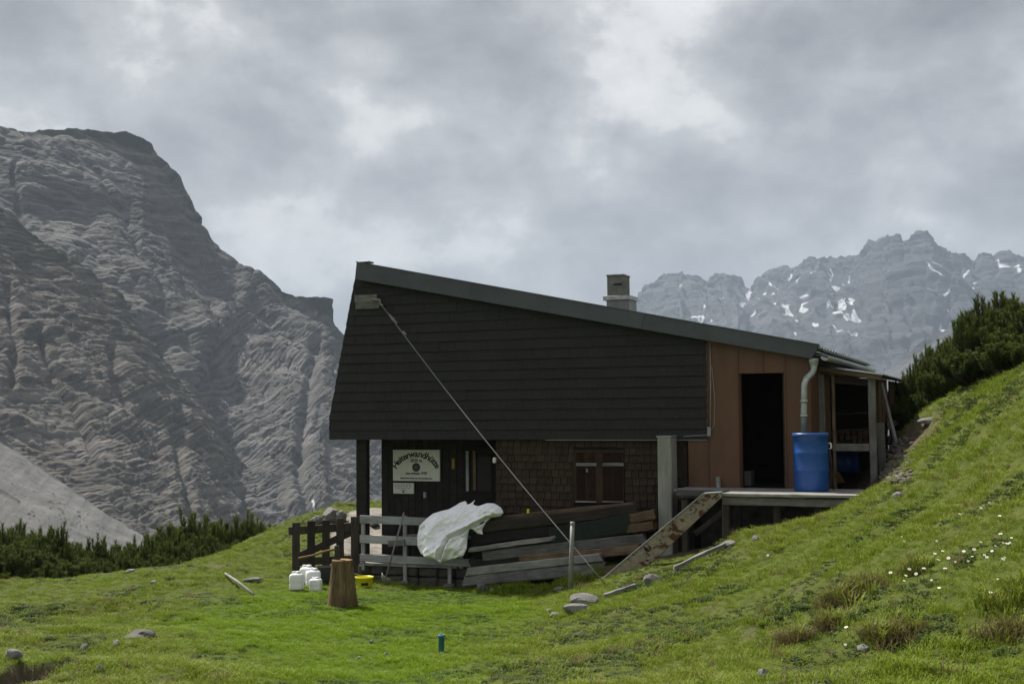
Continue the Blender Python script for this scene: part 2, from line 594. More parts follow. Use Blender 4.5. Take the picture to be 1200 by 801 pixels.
def lathe_mesh(name, prof, n=28, wob=None):
    """prof: (radius, z) from bottom axis to top axis."""
    bm = bmesh.new(); rings = []
    for r, z in prof:
        if r < 1e-5: rings.append([bm.verts.new((0, 0, z))]); continue
        ring = []
        for k in range(n):
            a = 2 * math.pi * k / n
            rr = r * (1 + (wob(a, z) if wob else 0))
            ring.append(bm.verts.new((rr * math.cos(a), rr * math.sin(a), z)))
        rings.append(ring)
    for a, b in zip(rings, rings[1:]):
        for k in range(n):
            if len(a) == 1 and len(b) == 1: continue
            if len(a) == 1: bm.faces.new((a[0], b[(k + 1) % n], b[k]))
            elif len(b) == 1: bm.faces.new((a[k], a[(k + 1) % n], b[0]))
            else: bm.faces.new((a[k], a[(k + 1) % n], b[(k + 1) % n], b[k]))
    return from_bm(name, bm, True)


def prism(name, poly, v0, v1, m, parent):
    """Hut-frame prism: poly of (u, z), from depth v0 to v1."""
    bm = bmesh.new()
    a = [bm.verts.new((u, v0, z)) for u, z in poly]; b = [bm.verts.new((u, v1, z)) for u, z in poly]
    n = len(poly)
    bm.faces.new(a); bm.faces.new(b[::-1])
    for k in range(n): bm.faces.new((a[k], b[k], b[(k + 1) % n], a[(k + 1) % n]))
    return link(name, from_bm(name, bm), m, parent)


def stone_mesh(seed, sx, sy, sz, rough=0.22, sub=3):
    bm = bmesh.new()
    bmesh.ops.create_icosphere(bm, subdivisions=sub, radius=1)
    co = np.array([v.co[:] for v in bm.verts])
    d = 1 + rough * 1.6 * fbm(co[:, 0] * 1.3, co[:, 1] * 1.3, co[:, 2] * 1.3, 4, seed)
    st = np.round(co * 2.2 + seed) ; 
    d += rough * 0.35 * vnoise(st[:, 0], st[:, 1], st[:, 2], seed + 5)
    rgs = np.random.default_rng(seed + 400)
    P3 = co * d[:, None]
    for _ in range(11):
        nrm = rgs.normal(size=3); nrm /= np.linalg.norm(nrm)
        lim = rgs.uniform(0.7, 0.95)
        over = P3 @ nrm - lim
        P3 = P3 - np.clip(over, 0, None)[:, None] * nrm * 0.92
    d = P3 / co
    d = np.where(np.isfinite(d), d, 1.0)
    for v, q in zip(bm.verts, P3): v.co = Vector((q[0] * sx, q[1] * sy, q[2] * sz))
    for v, k in (): v.co = Vector((v.co.x * k * sx, v.co.y * k * sy, v.co.z * k * sz))
    return from_bm('stone', bm)


# ------------------------------------------------------------------ ground
CTRL = []
for px, py, D in [
    # yard
    (560, 690, 21.3), (450, 690, 21.6), (400, 709, 19.0), (358, 690, 20.4), (345, 668, 22.8), (517, 763, 15.4),
    (420, 801, 13.4), (300, 760, 15.2), (200, 801, 13.0), (0, 801, 12.6), (620, 700, 20.0), (640, 725, 17.4), (300, 700, 19.6),
    # left knolls and their crest
    (100, 740, 16.4), (0, 740, 16.6), (150, 700, 20.5), (0, 700, 21.5), (0, 694, 25.0), (100, 676, 26.0), (200, 666, 26.5), (250, 659, 27),
    (300, 634, 28.0), (345, 608, 28.0), (400, 596, 28.5), (440, 592, 29.0), (420, 640, 25.0), (-120, 690, 24), (-150, 760, 15),
    # right slope: its lower edge, then up
    (700, 702, 18.0), (745, 690, 18.2), (790, 670, 18.3), (860, 634, 18.5), (930, 610, 18.5), (1000, 591, 18.5), (1034, 577, 19.2),
    (520, 801, 13.0), (650, 801, 11.8), (800, 801, 10.4), (1000, 801, 8.4), (1200, 801, 7.0),
    (750, 740, 14.6), (900, 720, 12.6), (1000, 660, 12.8), (1100, 690, 10.6), (1200, 650, 10.2), (1100, 600, 14.0), (1200, 550, 13.0),
    (1100, 540, 16.5), (1200, 470, 15.2), (1060, 545, 19.2), (1045, 520, 21.5), (1066, 500, 21.0), (1100, 487, 20.0), (1150, 462, 18.4), (1200, 436, 16.8), (1300, 392, 16.5),
]:
    p = P(px, py, D); CTRL.append((p.x, p.y, p.z))
CTRL += [(0, 0, 1.35), (-4, 3, 0.6), (-9, 0, 0.2), (5, 1, 2.6), (3, 4, 1.8), (10, 6, 4.4), (14, 12, 5.6), (11, 19.5, 3.5), (10, 24, 2.6), (12, 31, 1.4),
         (-2, 7, 0.35), (-6, 8, 0.2), (3, 8.5, 1.2),
         (-12, 32, -2.2), (-5, 34, -1.5), (-9, 40, -4.0), (-16, 30, -2.4), (-3, 40, -3.5), (3, 42, -3.5), (9, 42, -2.5), (-20, 15, -1.0),
         (-14, 50, -8), (2, 52, -8), (16, 50, -6), (-30, 30, -7), (0, -20, 0), (20, -10, 5)]
for u, v, z in [(-3.0, -0.8, 0.55), (-1.2, -0.9, 0.95), (0.2, -0.6, 1.45), (-5, 1, 0.0), (-8, 1, 0.0), (-4, 4, 0.2), (-8, 5, 0.2), (-1, 3, 0.9), (-1, 6, 1.0),
                (0.9, 1.2, 2.0), (1.0, 4, 2.4), (1.0, 7, 2.3), (-4, 9, 0.2)]:
    w = HF @ Vector((u, v, z)); CTRL.append(tuple(w))
CTRL = np.array(CTRL)


def _tps(r2): return 0.5 * r2 * np.log(r2 + 1e-9)


_n = len(CTRL)
_K = _tps(((CTRL[:, None, :2] - CTRL[None, :, :2]) ** 2).sum(-1)) + np.eye(_n) * 0.06
_Pm = np.c_[np.ones(_n), CTRL[:, :2]]
_W = np.linalg.solve(np.block([[_K, _Pm], [_Pm.T, np.zeros((3, 3))]]), np.r_[CTRL[:, 2], 0, 0, 0])


def hut_uv(x, y):
    dx, dy = x - HF[0][3], y - HF[1][3]
    c, s = math.cos(YAW), math.sin(YAW)
    return dx * c - dy * s, dx * s + dy * c


def soil_cut(x, y):
    """The small eroded bank at the lower left, 1 in its bare bed."""
    a, b = P(30, 799, 12.8), P(78, 766, 14.2)
    ax, ay, bx, by = a.x - 0.5, a.y - 0.9, b.x, b.y
    tx, ty = bx - ax, by - ay
    L = math.hypot(tx, ty); tx /= L; ty /= L
    t = (x - ax) * tx + (y - ay) * ty
    d = (x - ax) * ty - (y - ay) * tx + 0.05 * np.sin(t * 5)
    inside = sstep(-0.1, 0.15, t) * (1 - sstep(L - 0.25, L + 0.1, t))
    return inside, d


def gz(x, y):
    x = np.atleast_1d(np.asarray(x, float)); y = np.atleast_1d(np.asarray(y, float))
    out = np.empty(x.shape)
    for i in range(0, x.size, 20000):
        xs, ys = x.ravel()[i:i + 20000], y.ravel()[i:i + 20000]
        r2 = (xs[:, None] - CTRL[None, :, 0]) ** 2 + (ys[:, None] - CTRL[None, :, 1]) ** 2
        out.ravel()[i:i + 20000] = _tps(r2) @ _W[:_n] + _W[_n] + _W[_n + 1] * xs + _W[_n + 2] * ys
    r = np.hypot(x, y)
    far = -4 - 70 * (1 - np.exp(-np.maximum(r - 38, 0) / 110.0))
    w = 1 - sstep(34, 56, r)
    z = np.clip(out, -12, 8) * w + far * (1 - w)
    # hummocks: soft in the yard, lumpier on the slopes
    u, v = hut_uv(x, y)
    yard = np.exp(-(((x + 2.0) / 3.6) ** 2 + ((y - 18.5) / 4.5) ** 2))
    lump = 1 - 0.8 * np.clip(yard, 0, 1)
    near = 1 - sstep(30, 60, r)
    z = z + near * lump * (0.10 * fbm(x * 0.75, y * 0.75, 0, 3, 3) + 0.085 * fbm(x * 2.0, y * 2.0, 0, 3, 9) + 0.09 * np.maximum(0, ridged(x * 1.1, y * 1.1, 0, 3, 21) - 0.3))
    z = z + near * 0.018 * fbm(x * 7, y * 7, 0, 2, 5)
    left = sstep(-2.5, -6, x) * near
    z = z + left * 0.16 * fbm(x * 0.5 + 3, y * 0.9, 0, 2, 44)
    inside, d = soil_cut(x, y)
    z = z - inside * 0.22 * sstep(-0.02, 0.06, d) * (1 - sstep(0.1, 0.75, d))
    return z


def gz1(x, y): return float(gz([x], [y])[0])


def drop(px, py, D=None):
    """Where the ray through a pixel meets the ground (bisection from near)."""
    d = ray(px, py); d = d / d.y
    ys = np.arange(5, 45, 0.02)
    pz = EYE.z + d.z * ys
    g = gz(d.x * ys, ys)
    k = np.argmax(pz <= g)
    if not (pz <= g).any(): k = int((D or 25) / 0.02)
    return Vector((d.x * ys[k], ys[k], g[k]))


def build_ground():
    rr = np.concatenate([np.linspace(0.6, 34, 330), np.geomspace(34.3, 9000, 90)])
    th = np.concatenate([np.linspace(-180, -30, 40)[:-1], np.linspace(-30, 30, 360), np.linspace(30, 180, 40)[1:]])
    th = np.radians(th)
    X = rr[:, None] * np.sin(th)[None]; Y = rr[:, None] * np.cos(th)[None]
    Z = gz(X.ravel(), Y.ravel())
    V = np.c_[X.ravel(), Y.ravel(), Z]
    nt = len(th)
    i = np.arange(len(rr) - 1)[:, None] * nt + np.arange(nt - 1)[None]
    i = i.ravel()
    F = np.c_[i, i + 1, i + nt + 1, i + nt]
    me = np_mesh('ground', V, F, True)
    x, y = V[:, 0], V[:, 1]
    u, v = hut_uv(x, y)
    fattr(me, 'lush', lush_mask(x, y))
    fattr(me, 'soil', soil_mask(x, y))
    fattr(me, 'path', path_mask(x, y))
    o = link('ground', me, 'ground')
    tag(o, 'uneven alpine pasture sloping down to the hut yard', kind='structure')
    return o


def lush_mask(x, y):
    u, v = hut_uv(x, y)
    a = np.exp(-(((x + 2.2) / 3.0) ** 2 + ((y - 18.0) / 4.2) ** 2) ** 2)
    b = np.exp(-(((x + 1.5) / 1.6) ** 2 + ((y - 14.0) / 2.4) ** 2) ** 2)
    return np.clip(np.maximum(a, 0.9 * b) + 0.25 * fbm(x * 0.9, y * 0.9, 0, 3, 71), 0, 1)


def soil_mask(x, y):
    u, v = hut_uv(x, y)
    under = sstep(-9.0, -8.6, u) * (1 - sstep(0.9, 1.2, u)) * sstep(-0.35, 0.0, v) * (1 - sstep(7.0, 7.6, v))
    deck = sstep(-3.6, -3.1, u) * (1 - sstep(0.2, 0.5, u)) * sstep(-1.5, -1.2, v) * (1 - sstep(0.0, 0.3, v))
    inside, d = soil_cut(x, y)
    cut = inside * sstep(-0.03, 0.02, d) * (1 - sstep(0.3, 0.55, d))
    n = fbm(x * 1.3, y * 1.3, 0, 4, 12)
    bare = sstep(0.36, 0.5, n) * sstep(-3, -1, -np.abs(x) + 5 + 0 * x) * (1 - lush_mask(x, y))
    a = P(1048, 535, 20.6)
    rub = np.exp(-(((x - a.x) / 0.55) ** 2 + ((y - a.y) / 1.5) ** 2) ** 2)
    return np.clip(np.maximum.reduce([under, deck, cut, 0.4 * bare, rub]), 0, 1)


def path_mask(x, y):
    a = P(432, 618, 26.0)
    n = 0.35 * fbm(x * 1.5, y * 1.5, 0, 3, 33)
    m = np.exp(-(((x - a.x) / 0.75) ** 2 + ((y - a.y) / 2.4) ** 2) ** 2)
    return np.clip(sstep(0.35, 0.6, m + n * (m > 0.1)), 0, 1)


def m_ground():
    t = NT('ground')
    pos = t.new('ShaderNodeNewGeometry').outputs['Position']
    a = t.noise(pos, 0.9, 5, 0.6); b = t.noise(pos, 7.0, 6, 0.65); c3 = t.noise(pos, 30.0, 5, 0.65)
    dull = t.ramp(b, [(0.3, (0.042, 0.056, 0.01)), (0.5, (0.066, 0.085, 0.014)), (0.7, (0.1, 0.108, 0.028))])  # kept darker than the blades: shade between tufts put into the colour
    lushc = t.ramp(b, [(0.3, (0.045, 0.075, 0.006)), (0.7, (0.08, 0.125, 0.01))])
    c = t.mix(t.attr('lush'), dull, lushc)
    c = t.mix(t.rng(a, 0.5, 0.72, 0, 0.25), c, (0.10, 0.10, 0.04))
    c = t.mix(t.rng(c3, 0.5, 0.75, 0, 0.45), c, (0.045, 0.06, 0.014))
    soil = t.ramp(b, [(0.3, (0.05, 0.038, 0.026)), (0.7, (0.13, 0.105, 0.075))])
    c = t.mix(t.attr('soil'), c, soil)
    path = t.ramp(b, [(0.3, (0.2, 0.18, 0.155)), (0.7, (0.34, 0.315, 0.28))])
    c = t.mix(t.attr('path'), c, path)
    t.bump(t.math('ADD', b, t.math('MULTIPLY', c3, 0.6)), 0.7, 0.06)
    return t.done(c, 0.95, 0, 0.1)


m_ground()
build_ground()

# ------------------------------------------------------------------ mountains
def poly_at(pts, t):
    pts = np.array(pts, float)
    return np.interp(t, pts[:, 0], pts[:, 1])


def dist_poly(px, py, pts):
    d = np.full(px.shape, 1e9)
    pts = np.array(pts, float)
    for (x0, y0), (x1, y1) in zip(pts, pts[1:]):
        L2 = (x1 - x0) ** 2 + (y1 - y0) ** 2
        t = np.clip(((px - x0) * (x1 - x0) + (py - y0) * (y1 - y0)) / L2, 0, 1)
        d = np.minimum(d, np.hypot(px - x0 - t * (x1 - x0), py - y0 - t * (y1 - y0)))
    return d


def rays_np(px, py):
    d = np.stack([px - 600.0, 400.5 - py, np.full(px.shape, -FPX)], -1)
    return d @ np.array(CAM_ROT).T


def mountain(name, crest, depth, base_drop, base_depth, nx, ny, x0, x1, material, disp, back=0.35, face=1.0):
    """A mountain side: crest line, a face falling towards the valley in front and a back side.
    crest: (pixel x, pixel y); depth: (pixel x, metres). disp(X, Y, Z, px, v) -> metres along the face normal."""
    px = np.linspace(x0, x1, nx)
    cy = poly_at(crest, px)
    Dr = poly_at(depth, px)
    d = rays_np(px, cy); d = d / d[:, 1:2]
    C = np.array(EYE) + d * Dr[:, None]                     # crest points
    hd = d.copy(); hd[:, 2] = 0; hd /= np.linalg.norm(hd, axis=1)[:, None]
    nb = max(4, ny // 12)
    vs = np.concatenate([np.linspace(-1, 0, nb)[:-1], np.linspace(0, 1, ny)])
    rows = []
    for v in vs:
        if v < 0:
            p = C + hd * (-v * back * Dr[:, None]) - np.array([0, 0, 1.0]) * (-v) * base_drop * 0.8
        else:
            p = C - hd * ((Dr * (1 - base_depth)) * v)[:, None]
            p[:, 2] = C[:, 2] * (1 - v ** face) + (-base_drop) * v ** face
        rows.append(p)
    G = np.stack(rows)                                       # (nv, nx, 3)
    dv = np.gradient(G, axis=0); dx = np.gradient(G, axis=1)
    N = np.cross(dx, dv); N /= np.linalg.norm(N, axis=2)[..., None] + 1e-9
    N *= np.where((N * hd[None]).sum(-1) > 0, -1, 1)[..., None]
    Vv = np.broadcast_to(vs[:, None], G.shape[:2])
    # where the undisplaced surface shows in the photograph
    rel = G - np.array(EYE)
    loc = rel @ np.array(CAM_ROT)
    sx = 600 + FPX * loc[..., 0] / -loc[..., 2]; sy = 400.5 - FPX * loc[..., 1] / -loc[..., 2]
    h, extra = disp(G[..., 0], G[..., 1], G[..., 2], sx, sy, Vv)
    G = G + N * h[..., None]
    nv = len(vs)
    i = (np.arange(nv - 1)[:, None] * nx + np.arange(nx - 1)[None]).ravel()
    F = np.c_[i, i + 1, i + nx + 1, i + nx]
    me = np_mesh(name, G.reshape(-1, 3), F, False)
    for k, a in extra.items(): fattr(me, k, a)
    o = link(name, me, material)
    tag(o, kind='structure')
    return o


def beds(s, seed):
    """Stepped bedding profile: hard beds stand out, soft beds lie back."""
    r = 0.6 * vnoise(s, 0 * s, 0, seed) + 0.45 * vnoise(s * 2.3, 0 * s, 3, seed + 1) + 0.3 * vnoise(s * 5.1, 0 * s, 7, seed + 2)
    return np.tanh(r * 2.2)


m_rock('massif_rock', (0.043, 0.041, 0.0415), (0.088, 0.0845, 0.084), (0.15, 0.144, 0.14), (0.04, 0.045, 0.024), (R(8), R(-28), 0), 7.0, 0.3, True, True)
m_rock('buttress_rock', (0.042, 0.038, 0.0355), (0.087, 0.079, 0.073), (0.152, 0.139, 0.128), (0.036, 0.04, 0.021), (R(6), R(-14), 0), 5.0, 0.35, False, True)


def massif_disp(X, Y, Z, sx, sy, v):
    w = 30 * fbm(X / 190, Y / 190, Z / 190, 2, 4) + 1.2 * fbm(X / 16, Y / 16, Z / 16, 2, 41)
    tt = X + 330
    fold = np.where(tt < 0, 0.0017 * tt ** 2, 0.6 * tt - 26 * (1 - np.exp(-tt / 45)))   # beds rise to the right, bend over at the left
    s = (Z - fold + w) / 4.6
    am = np.clip(0.75 + 0.9 * fbm(X / 45, Y / 45, Z / 45, 2, 90), 0.15, 1.5)
    q = X * 0.86 + Z * 0.5 + 0.35 * Y                                # runs along the beds
    b1 = np.tanh(2.6 * vnoise(q / 34, s * 0.8, Y / 70, 6)); b2 = np.tanh(2.6 * vnoise(q / 13, s * 1.9, Y / 30, 62)); b3 = np.tanh(2.4 * vnoise(q / 5.5, s * 4.2, Y / 12, 68))
    h = 0.36 * b1 * am + 0.26 * b2 + 0.2 * b3 + 0.22 * beds(s * 1.6, 62)
    jn = ridged(q / 16, s * 0.35, Y / 30, 3, 15)
    h -= 1.0 * sstep(0.5, 0.85, jn)                                  # joints across the beds
    h += 16 * fbm(X / 130, Y / 130, Z / 130, 2, 8) + 12 * np.abs(vnoise(X / 75 + Z / 160, Y / 75, Z / 95, 14)) + 6 * np.abs(vnoise(X / 27 + Z / 50, Y / 27, Z / 40, 18)) + 2.6 * np.abs(vnoise(X / 11, Y / 11, Z / 16, 22)) - 7.5 + 3.5 * fbm(X / 22, Y / 22, Z / 22, 2, 77) * (1 - sstep(0, 0.12, np.abs(v))) + 0.7 * fbm(X / 4, Y / 4, Z / 3, 2, 19, 0.62)
    bed = np.clip(0.5 + 0.06 * b1 + 0.10 * b2 + 0.11 * b3 + 0.26 * vnoise(s * 4.6, q / 60, 0, 64), 0, 1)
    for pts, wd, dp in (([(85, 175), (140, 235), (170, 290), (195, 345)], 4, 4), ([(15, 195), (28, 260)], 3, 4),
                        ([(372, 400), (360, 470), (352, 540), (372, 600)], 7, 6), ([(240, 360), (252, 420), (232, 470)], 6, 5), ([(385, 352), (366, 372)], 4, 5)):
        d = dist_poly(sx + 5 * fbm(X / 20, Z / 20, 0, 3, 3), sy, pts)
        h -= dp * np.exp(-(d / wd) ** 2)
    dr = dist_poly(sx, sy, [(205, 470), (225, 400), (300, 345)])
    h += 12 * np.exp(-(dr / 28) ** 2)
    snow = np.zeros_like(h)
    for pts, wd in (([(368, 571), (372, 580), (371, 590)], 1.3), ([(391, 433), (394, 436)], 1.0), ([(262, 473), (267, 475)], 0.9)):
        snow = np.maximum(snow, np.exp(-(dist_poly(sx + 1.2 * fbm(X / 6, Z / 6, 0, 2, 3), sy, pts) / wd) ** 2))
    veg = np.exp(-(dist_poly(sx, sy, [(335, 345), (372, 352), (392, 372), (405, 395)]) / 5) ** 2) * (fbm(X / 12, Y / 12, 0, 3, 55) > -0.05)
    veg = np.maximum(veg, 0.8 * np.exp(-(dist_poly(sx, sy, [(60, 155), (150, 162), (175, 178)]) / 3.5) ** 2))
    fade = sstep(-0.2, 0.03, v)
    return h * fade, {'snow': snow, 'veg': veg, 'bed': bed}


mountain('mountain_massif',
         [(-160, 120), (-60, 138), (0, 147), (25, 154), (60, 155), (85, 153), (130, 158), (155, 165), (172, 172), (190, 192), (205, 208), (222, 240), (236, 262), (244, 284),
          (258, 302), (268, 317), (290, 328), (312, 335), (335, 344), (360, 350), (378, 356), (388, 366), (392, 380), (402, 393), (412, 402), (440, 430), (500, 480), (560, 520), (640, 560)],
         [(-160, 1050), (640, 1250)], 90, 0.58, 640, 520, -160, 640, 'massif_rock', massif_disp, face=0.9)


def buttress_disp(X, Y, Z, sx, sy, v):
    w = 16 * fbm(X / 110, Y / 110, Z / 110, 2, 24) + 0.9 * fbm(X / 11, Y / 11, Z / 11, 2, 42)
    s = (Z - 0.2 * X + 0.04 * Y + w) / 3.4
    am = np.clip(0.75 + 0.9 * fbm(X / 30, Y / 30, Z / 30, 2, 91), 0.15, 1.5)
    q = X * 0.96 + Z * 0.2 + 0.35 * Y
    b1 = np.tanh(2.6 * vnoise(q / 24, s * 0.8, Y / 50, 36)); b2 = np.tanh(2.6 * vnoise(q / 9, s * 1.9, Y / 20, 63)); b3 = np.tanh(2.4 * vnoise(q / 4, s * 4.2, Y / 9, 69))
    h = 0.36 * b1 * am + 0.24 * b2 + 0.17 * b3 + 0.22 * beds(s * 1.5, 63)
    h -= 0.8 * sstep(0.5, 0.85, ridged(q / 11, s * 0.35, Y / 22, 3, 16))
    h += 9 * fbm(X / 75, Y / 75, Z / 75, 2, 28) + 8 * np.abs(vnoise(X / 48 + Z / 110, Y / 48, Z / 60, 34)) + 4.5 * np.abs(vnoise(X / 18 + Z / 35, Y / 18, Z / 26, 35)) + 1.9 * np.abs(vnoise(X / 7.5, Y / 7.5, Z / 11, 37)) - 4.5 + 0.55 * fbm(X / 3, Y / 3, Z / 2.4, 2, 39, 0.62)
    bed = np.clip(0.5 + 0.06 * b1 + 0.10 * b2 + 0.11 * b3 + 0.26 * vnoise(s * 4.6, q / 40, 0, 66), 0, 1)
    for pts, wd, dp in (([(48, 385), (62, 430), (85, 465), (106, 500), (112, 530)], 5, 6), ([(135, 400), (150, 460), (190, 520)], 6, 5), ([(10, 330), (20, 400), (14, 450)], 5, 4),
                        ([(205, 480), (215, 540), (225, 600)], 6, 5)):
        d = dist_poly(sx + 4 * fbm(X / 14, Z / 14, 0, 3, 3), sy, pts)
        h -= dp * np.exp(-(d / wd) ** 2)
    fade = sstep(-0.2, 0.03, v)
    veg = np.exp(-(dist_poly(sx, sy, [(-10, 238), (50, 286), (110, 326), (150, 362), (162, 385)]) / 3.5) ** 2) * (0.7 + 0.3 * (fbm(X / 8, Y / 8, 0, 3, 55) > -0.1))
    return h * fade, {'veg': veg, 'bed': bed}


mountain('mountain_buttress',
         [(-160, 150), (-60, 205), (0, 246), (25, 264), (50, 284), (80, 306), (110, 326), (135, 346), (155, 372), (180, 412), (215, 452), (250, 492), (285, 545), (320, 610), (350, 660)],
         [(-160, 760), (350, 860)], 90, 0.6, 460, 420, -160, 350, 'buttress_rock', buttress_disp, face=0.95)


def m_scree():
    t = NT('scree')
    pos = t.new('ShaderNodeNewGeometry').outputs['Position']
    mp = t.new('ShaderNodeMapping'); mp.inputs['Scale'].default_value = (0.16, 0.05, 0.05); mp.inputs['Rotation'].default_value = (0, R(34), 0); t.l.new(pos, mp.inputs[0])
    a = t.noise(mp.outputs[0], 1.0, 5, 0.6)
    b = t.noise(pos, 1.6, 9, 0.78)
    c = t.ramp(a, [(0.35, (0.125, 0.123, 0.119)), (0.65, (0.2, 0.197, 0.191))])
    c = t.mix(t.rng(b, 0.5, 0.66, 0, 0.5), c, (0.09, 0.088, 0.085))
    c = t.mix(t.attr('veg'), c, (0.05, 0.055, 0.035))
    t.bump(b, 0.8, 0.6)
    return t.done(c, 0.95, 0, 0.1)


m_scree()


def scree_disp(X, Y, Z, sx, sy, v):
    h = 1.2 * fbm(X / 40, Y / 40, Z / 40, 3, 61) + 0.45 * fbm(X / 5, Y / 5, Z / 5, 3, 65) + 0.22 * ridged((X * 0.56 - Z * 0.83) / 5 + Y / 22, X / 40, 0, 3, 67)
    # low plants and boulders strung out along the fall line
    q = (X * 0.83 + Z * 0.56); p = (X * -0.56 + Z * 0.83)
    s = vnoise(q / 1.3, Y / 2.0, p / 0.6, 5) + 0.5 * fbm(X / 30, Y / 30, Z / 30, 2, 8)
    veg = 0.6 * sstep(0.9, 1.02, s)
    for pts, wd in (([(105, 585), (128, 602), (150, 618)], 1.3), ([(0, 575), (20, 588)], 2.0)):
        veg = np.maximum(veg, 0.8 * np.exp(-(dist_poly(sx, sy, pts) / wd) ** 2))
    return h + veg * 0.5, {'veg': veg * 0.8}


mountain('scree_slope', [(-200, 385), (-60, 474), (0, 514), (40, 543), (90, 577), (130, 606), (178, 634), (230, 664), (300, 700)],
         [(-200, 430), (300, 470)], 60, 0.5, 420, 300, -200, 300, 'scree', scree_disp)

m_rock('far_rock', (0.03, 0.032, 0.037), (0.055, 0.057, 0.063), (0.10, 0.102, 0.107), (0.06, 0.065, 0.04), (0, R(15), 0), 26.0, 0, True)


def far_disp(X, Y, Z, sx, sy, v):
    k = sstep(-0.02, 0.03, v)
    rib = ridged(X / 190 + 0.4 * fbm(X / 300, Z / 300, 0, 2, 2), Y / 900, Z / 800, 4, 41)
    h = (70 * rib + 45 * fbm(X / 330, Y / 330, Z / 330, 4, 43) + 14 * ridged(X / 60, Y / 60, Z / 110, 3, 47)) * (0.15 + 0.85 * sstep(0.0, 0.25, np.abs(v)))
    h += 12 * fbm(X / 30, Y / 30, Z / 30, 3, 49) + 30 * ridged(X / 55, Y / 55, Z / 75, 4, 50) * (1 - sstep(0, 0.2, np.abs(v)))
    rib2 = ridged(X / 55 + 0.5 * fbm(X / 120, Z / 120, 0, 2, 5), Y / 300, Z / 260, 3, 58)
    h += 22 * rib2 * sstep(0.0, 0.1, np.abs(v))
    g = -0.5 * rib - 0.6 * rib2 + 0.55 * fbm(X / 90, Y / 90, Z / 70, 3, 53) + 0.3 * fbm(X / 22, Y / 22, Z / 14, 3, 57)
    band = sstep(0.02, 0.1, v) * (1 - sstep(0.42, 0.62, v))
    g = -0.45 * rib2 + 0.9 * vnoise(X / 15 + 0.25 * fbm(X / 60, Z / 60, 0, 2, 9) + Z / 60, Y / 40, Z / 70, 53) + 0.5 * fbm(X / 150, Y / 150, Z / 120, 2, 57)
    thr = np.percentile(g[(v > 0.02) & (v < 0.5)], 96.5)
    snow = sstep(thr - 0.05, thr + 0.12, g) * band
    for pts, wd in (([(882, 338), (872, 352), (868, 370), (874, 382)], 4), ([(905, 340), (918, 352)], 1.5), ([(960, 318), (950, 335), (938, 342)], 2.0), ([(978, 320), (972, 338)], 2),
                    ([(1000, 334), (992, 350)], 2), ([(930, 325), (920, 345)], 1.6), ([(1015, 412), (990, 404), (975, 395)], 2), ([(1130, 325), (1112, 345), (1085, 370)], 2.2),
                    ([(1170, 318), (1185, 340)], 2.5), ([(1025, 340), (1050, 332)], 1.5), ([(800, 345), (790, 350)], 2), ([(822, 345), (826, 352)], 2)):
        d = dist_poly(sx + 3 * fbm(X / 40, Z / 40, 0, 3, 3), sy, pts)
        snow = np.maximum(snow, np.exp(-(d / (wd * 0.75)) ** 2) * np.clip(0.75 + 1.6 * fbm(X / 26, Y / 26, Z / 20, 3, 88), 0, 1.3))
    return h * np.where(v < 0, 0.5, 1), {'snow': snow}


mountain('far_mountain_range',
         [(600, 420), (690, 380), (735, 362), (752, 352), (765, 338), (778, 327), (790, 322), (800, 324), (812, 322), (826, 329), (838, 326), (852, 326), (866, 330), (876, 340), (884, 346), (892, 333), (902, 325), (915, 321),
          (928, 317), (940, 313), (950, 307), (962, 305), (975, 309), (986, 304), (998, 303), (1010, 297), (1020, 290), (1030, 283), (1042, 284), (1052, 279), (1062, 283), (1074, 279), (1086, 285),
          (1096, 295), (1106, 301), (1118, 300), (1130, 305), (1142, 309), (1155, 304), (1166, 306), (1176, 302), (1188, 305), (1200, 308), (1260, 296), (1380, 310), (1500, 330)],
         [(600, 4700), (880, 4500), (1080, 4100), (1500, 4200)], 80, 0.62, 900, 190, 600, 1500, 'far_rock', far_disp, face=0.85, back=0.12)


def midridge_disp(X, Y, Z, sx, sy, v):
    h = 12 * fbm(X / 120, Y / 120, Z / 120, 4, 73) + 14 * ridged(X / 70, Y / 70, Z / 200, 3, 75) * sstep(0.0, 0.2, np.abs(v)) + 4 * fbm(X / 18, Y / 18, Z / 18, 3, 77)
    return h, {'snow': 0 * h}


mountain('mountain_spur', [(960, 480), (1030, 440), (1052, 425), (1075, 408), (1095, 394), (1115, 382), (1135, 372), (1160, 360), (1200, 342), (1300, 315), (1450, 300)],
         [(960, 2300), (1450, 1900)], 80, 0.65, 260, 90, 960, 1450, 'far_rock', midridge_disp, back=0.15)

# ------------------------------------------------------------------ the hut
hut = empty('mountain_hut', HF, 'dark shingled mountain hut with a single sloping roof', 'hut')
ROOF_T = [hl(418, 307, -0.17), hl(960, 404, -0.17)]
ROOF_B = [hl(416, 327, -0.17), hl(951, 420, -0.17)]


def roof_z(u, line=ROOF_B):
    a, b = line
    t = (u - a.x) / (b.x - a.x)
    return a.z + t * (b.z - a.z)


zc_ = 0.5 * (hl(387, 517).z + hl(830, 508).z)                # lower edge of the dark cladding
A_, B_, C_, D_, E_ = hl(417, 326), hl(387, 488), hl(387, 517), hl(830, 508), hl(833, 399)
u_clad = D_.x
DEPTH = 7.0
prof = [(A_.x, roof_z(A_.x) + 0.02), (B_.x, B_.z), (C_.x, zc_), (u_clad, zc_), (u_clad, roof_z(u_clad) + 0.02)]
upper = prism('upper_wall', prof, 0.0, DEPTH, 'dark_stained_wood', hut)


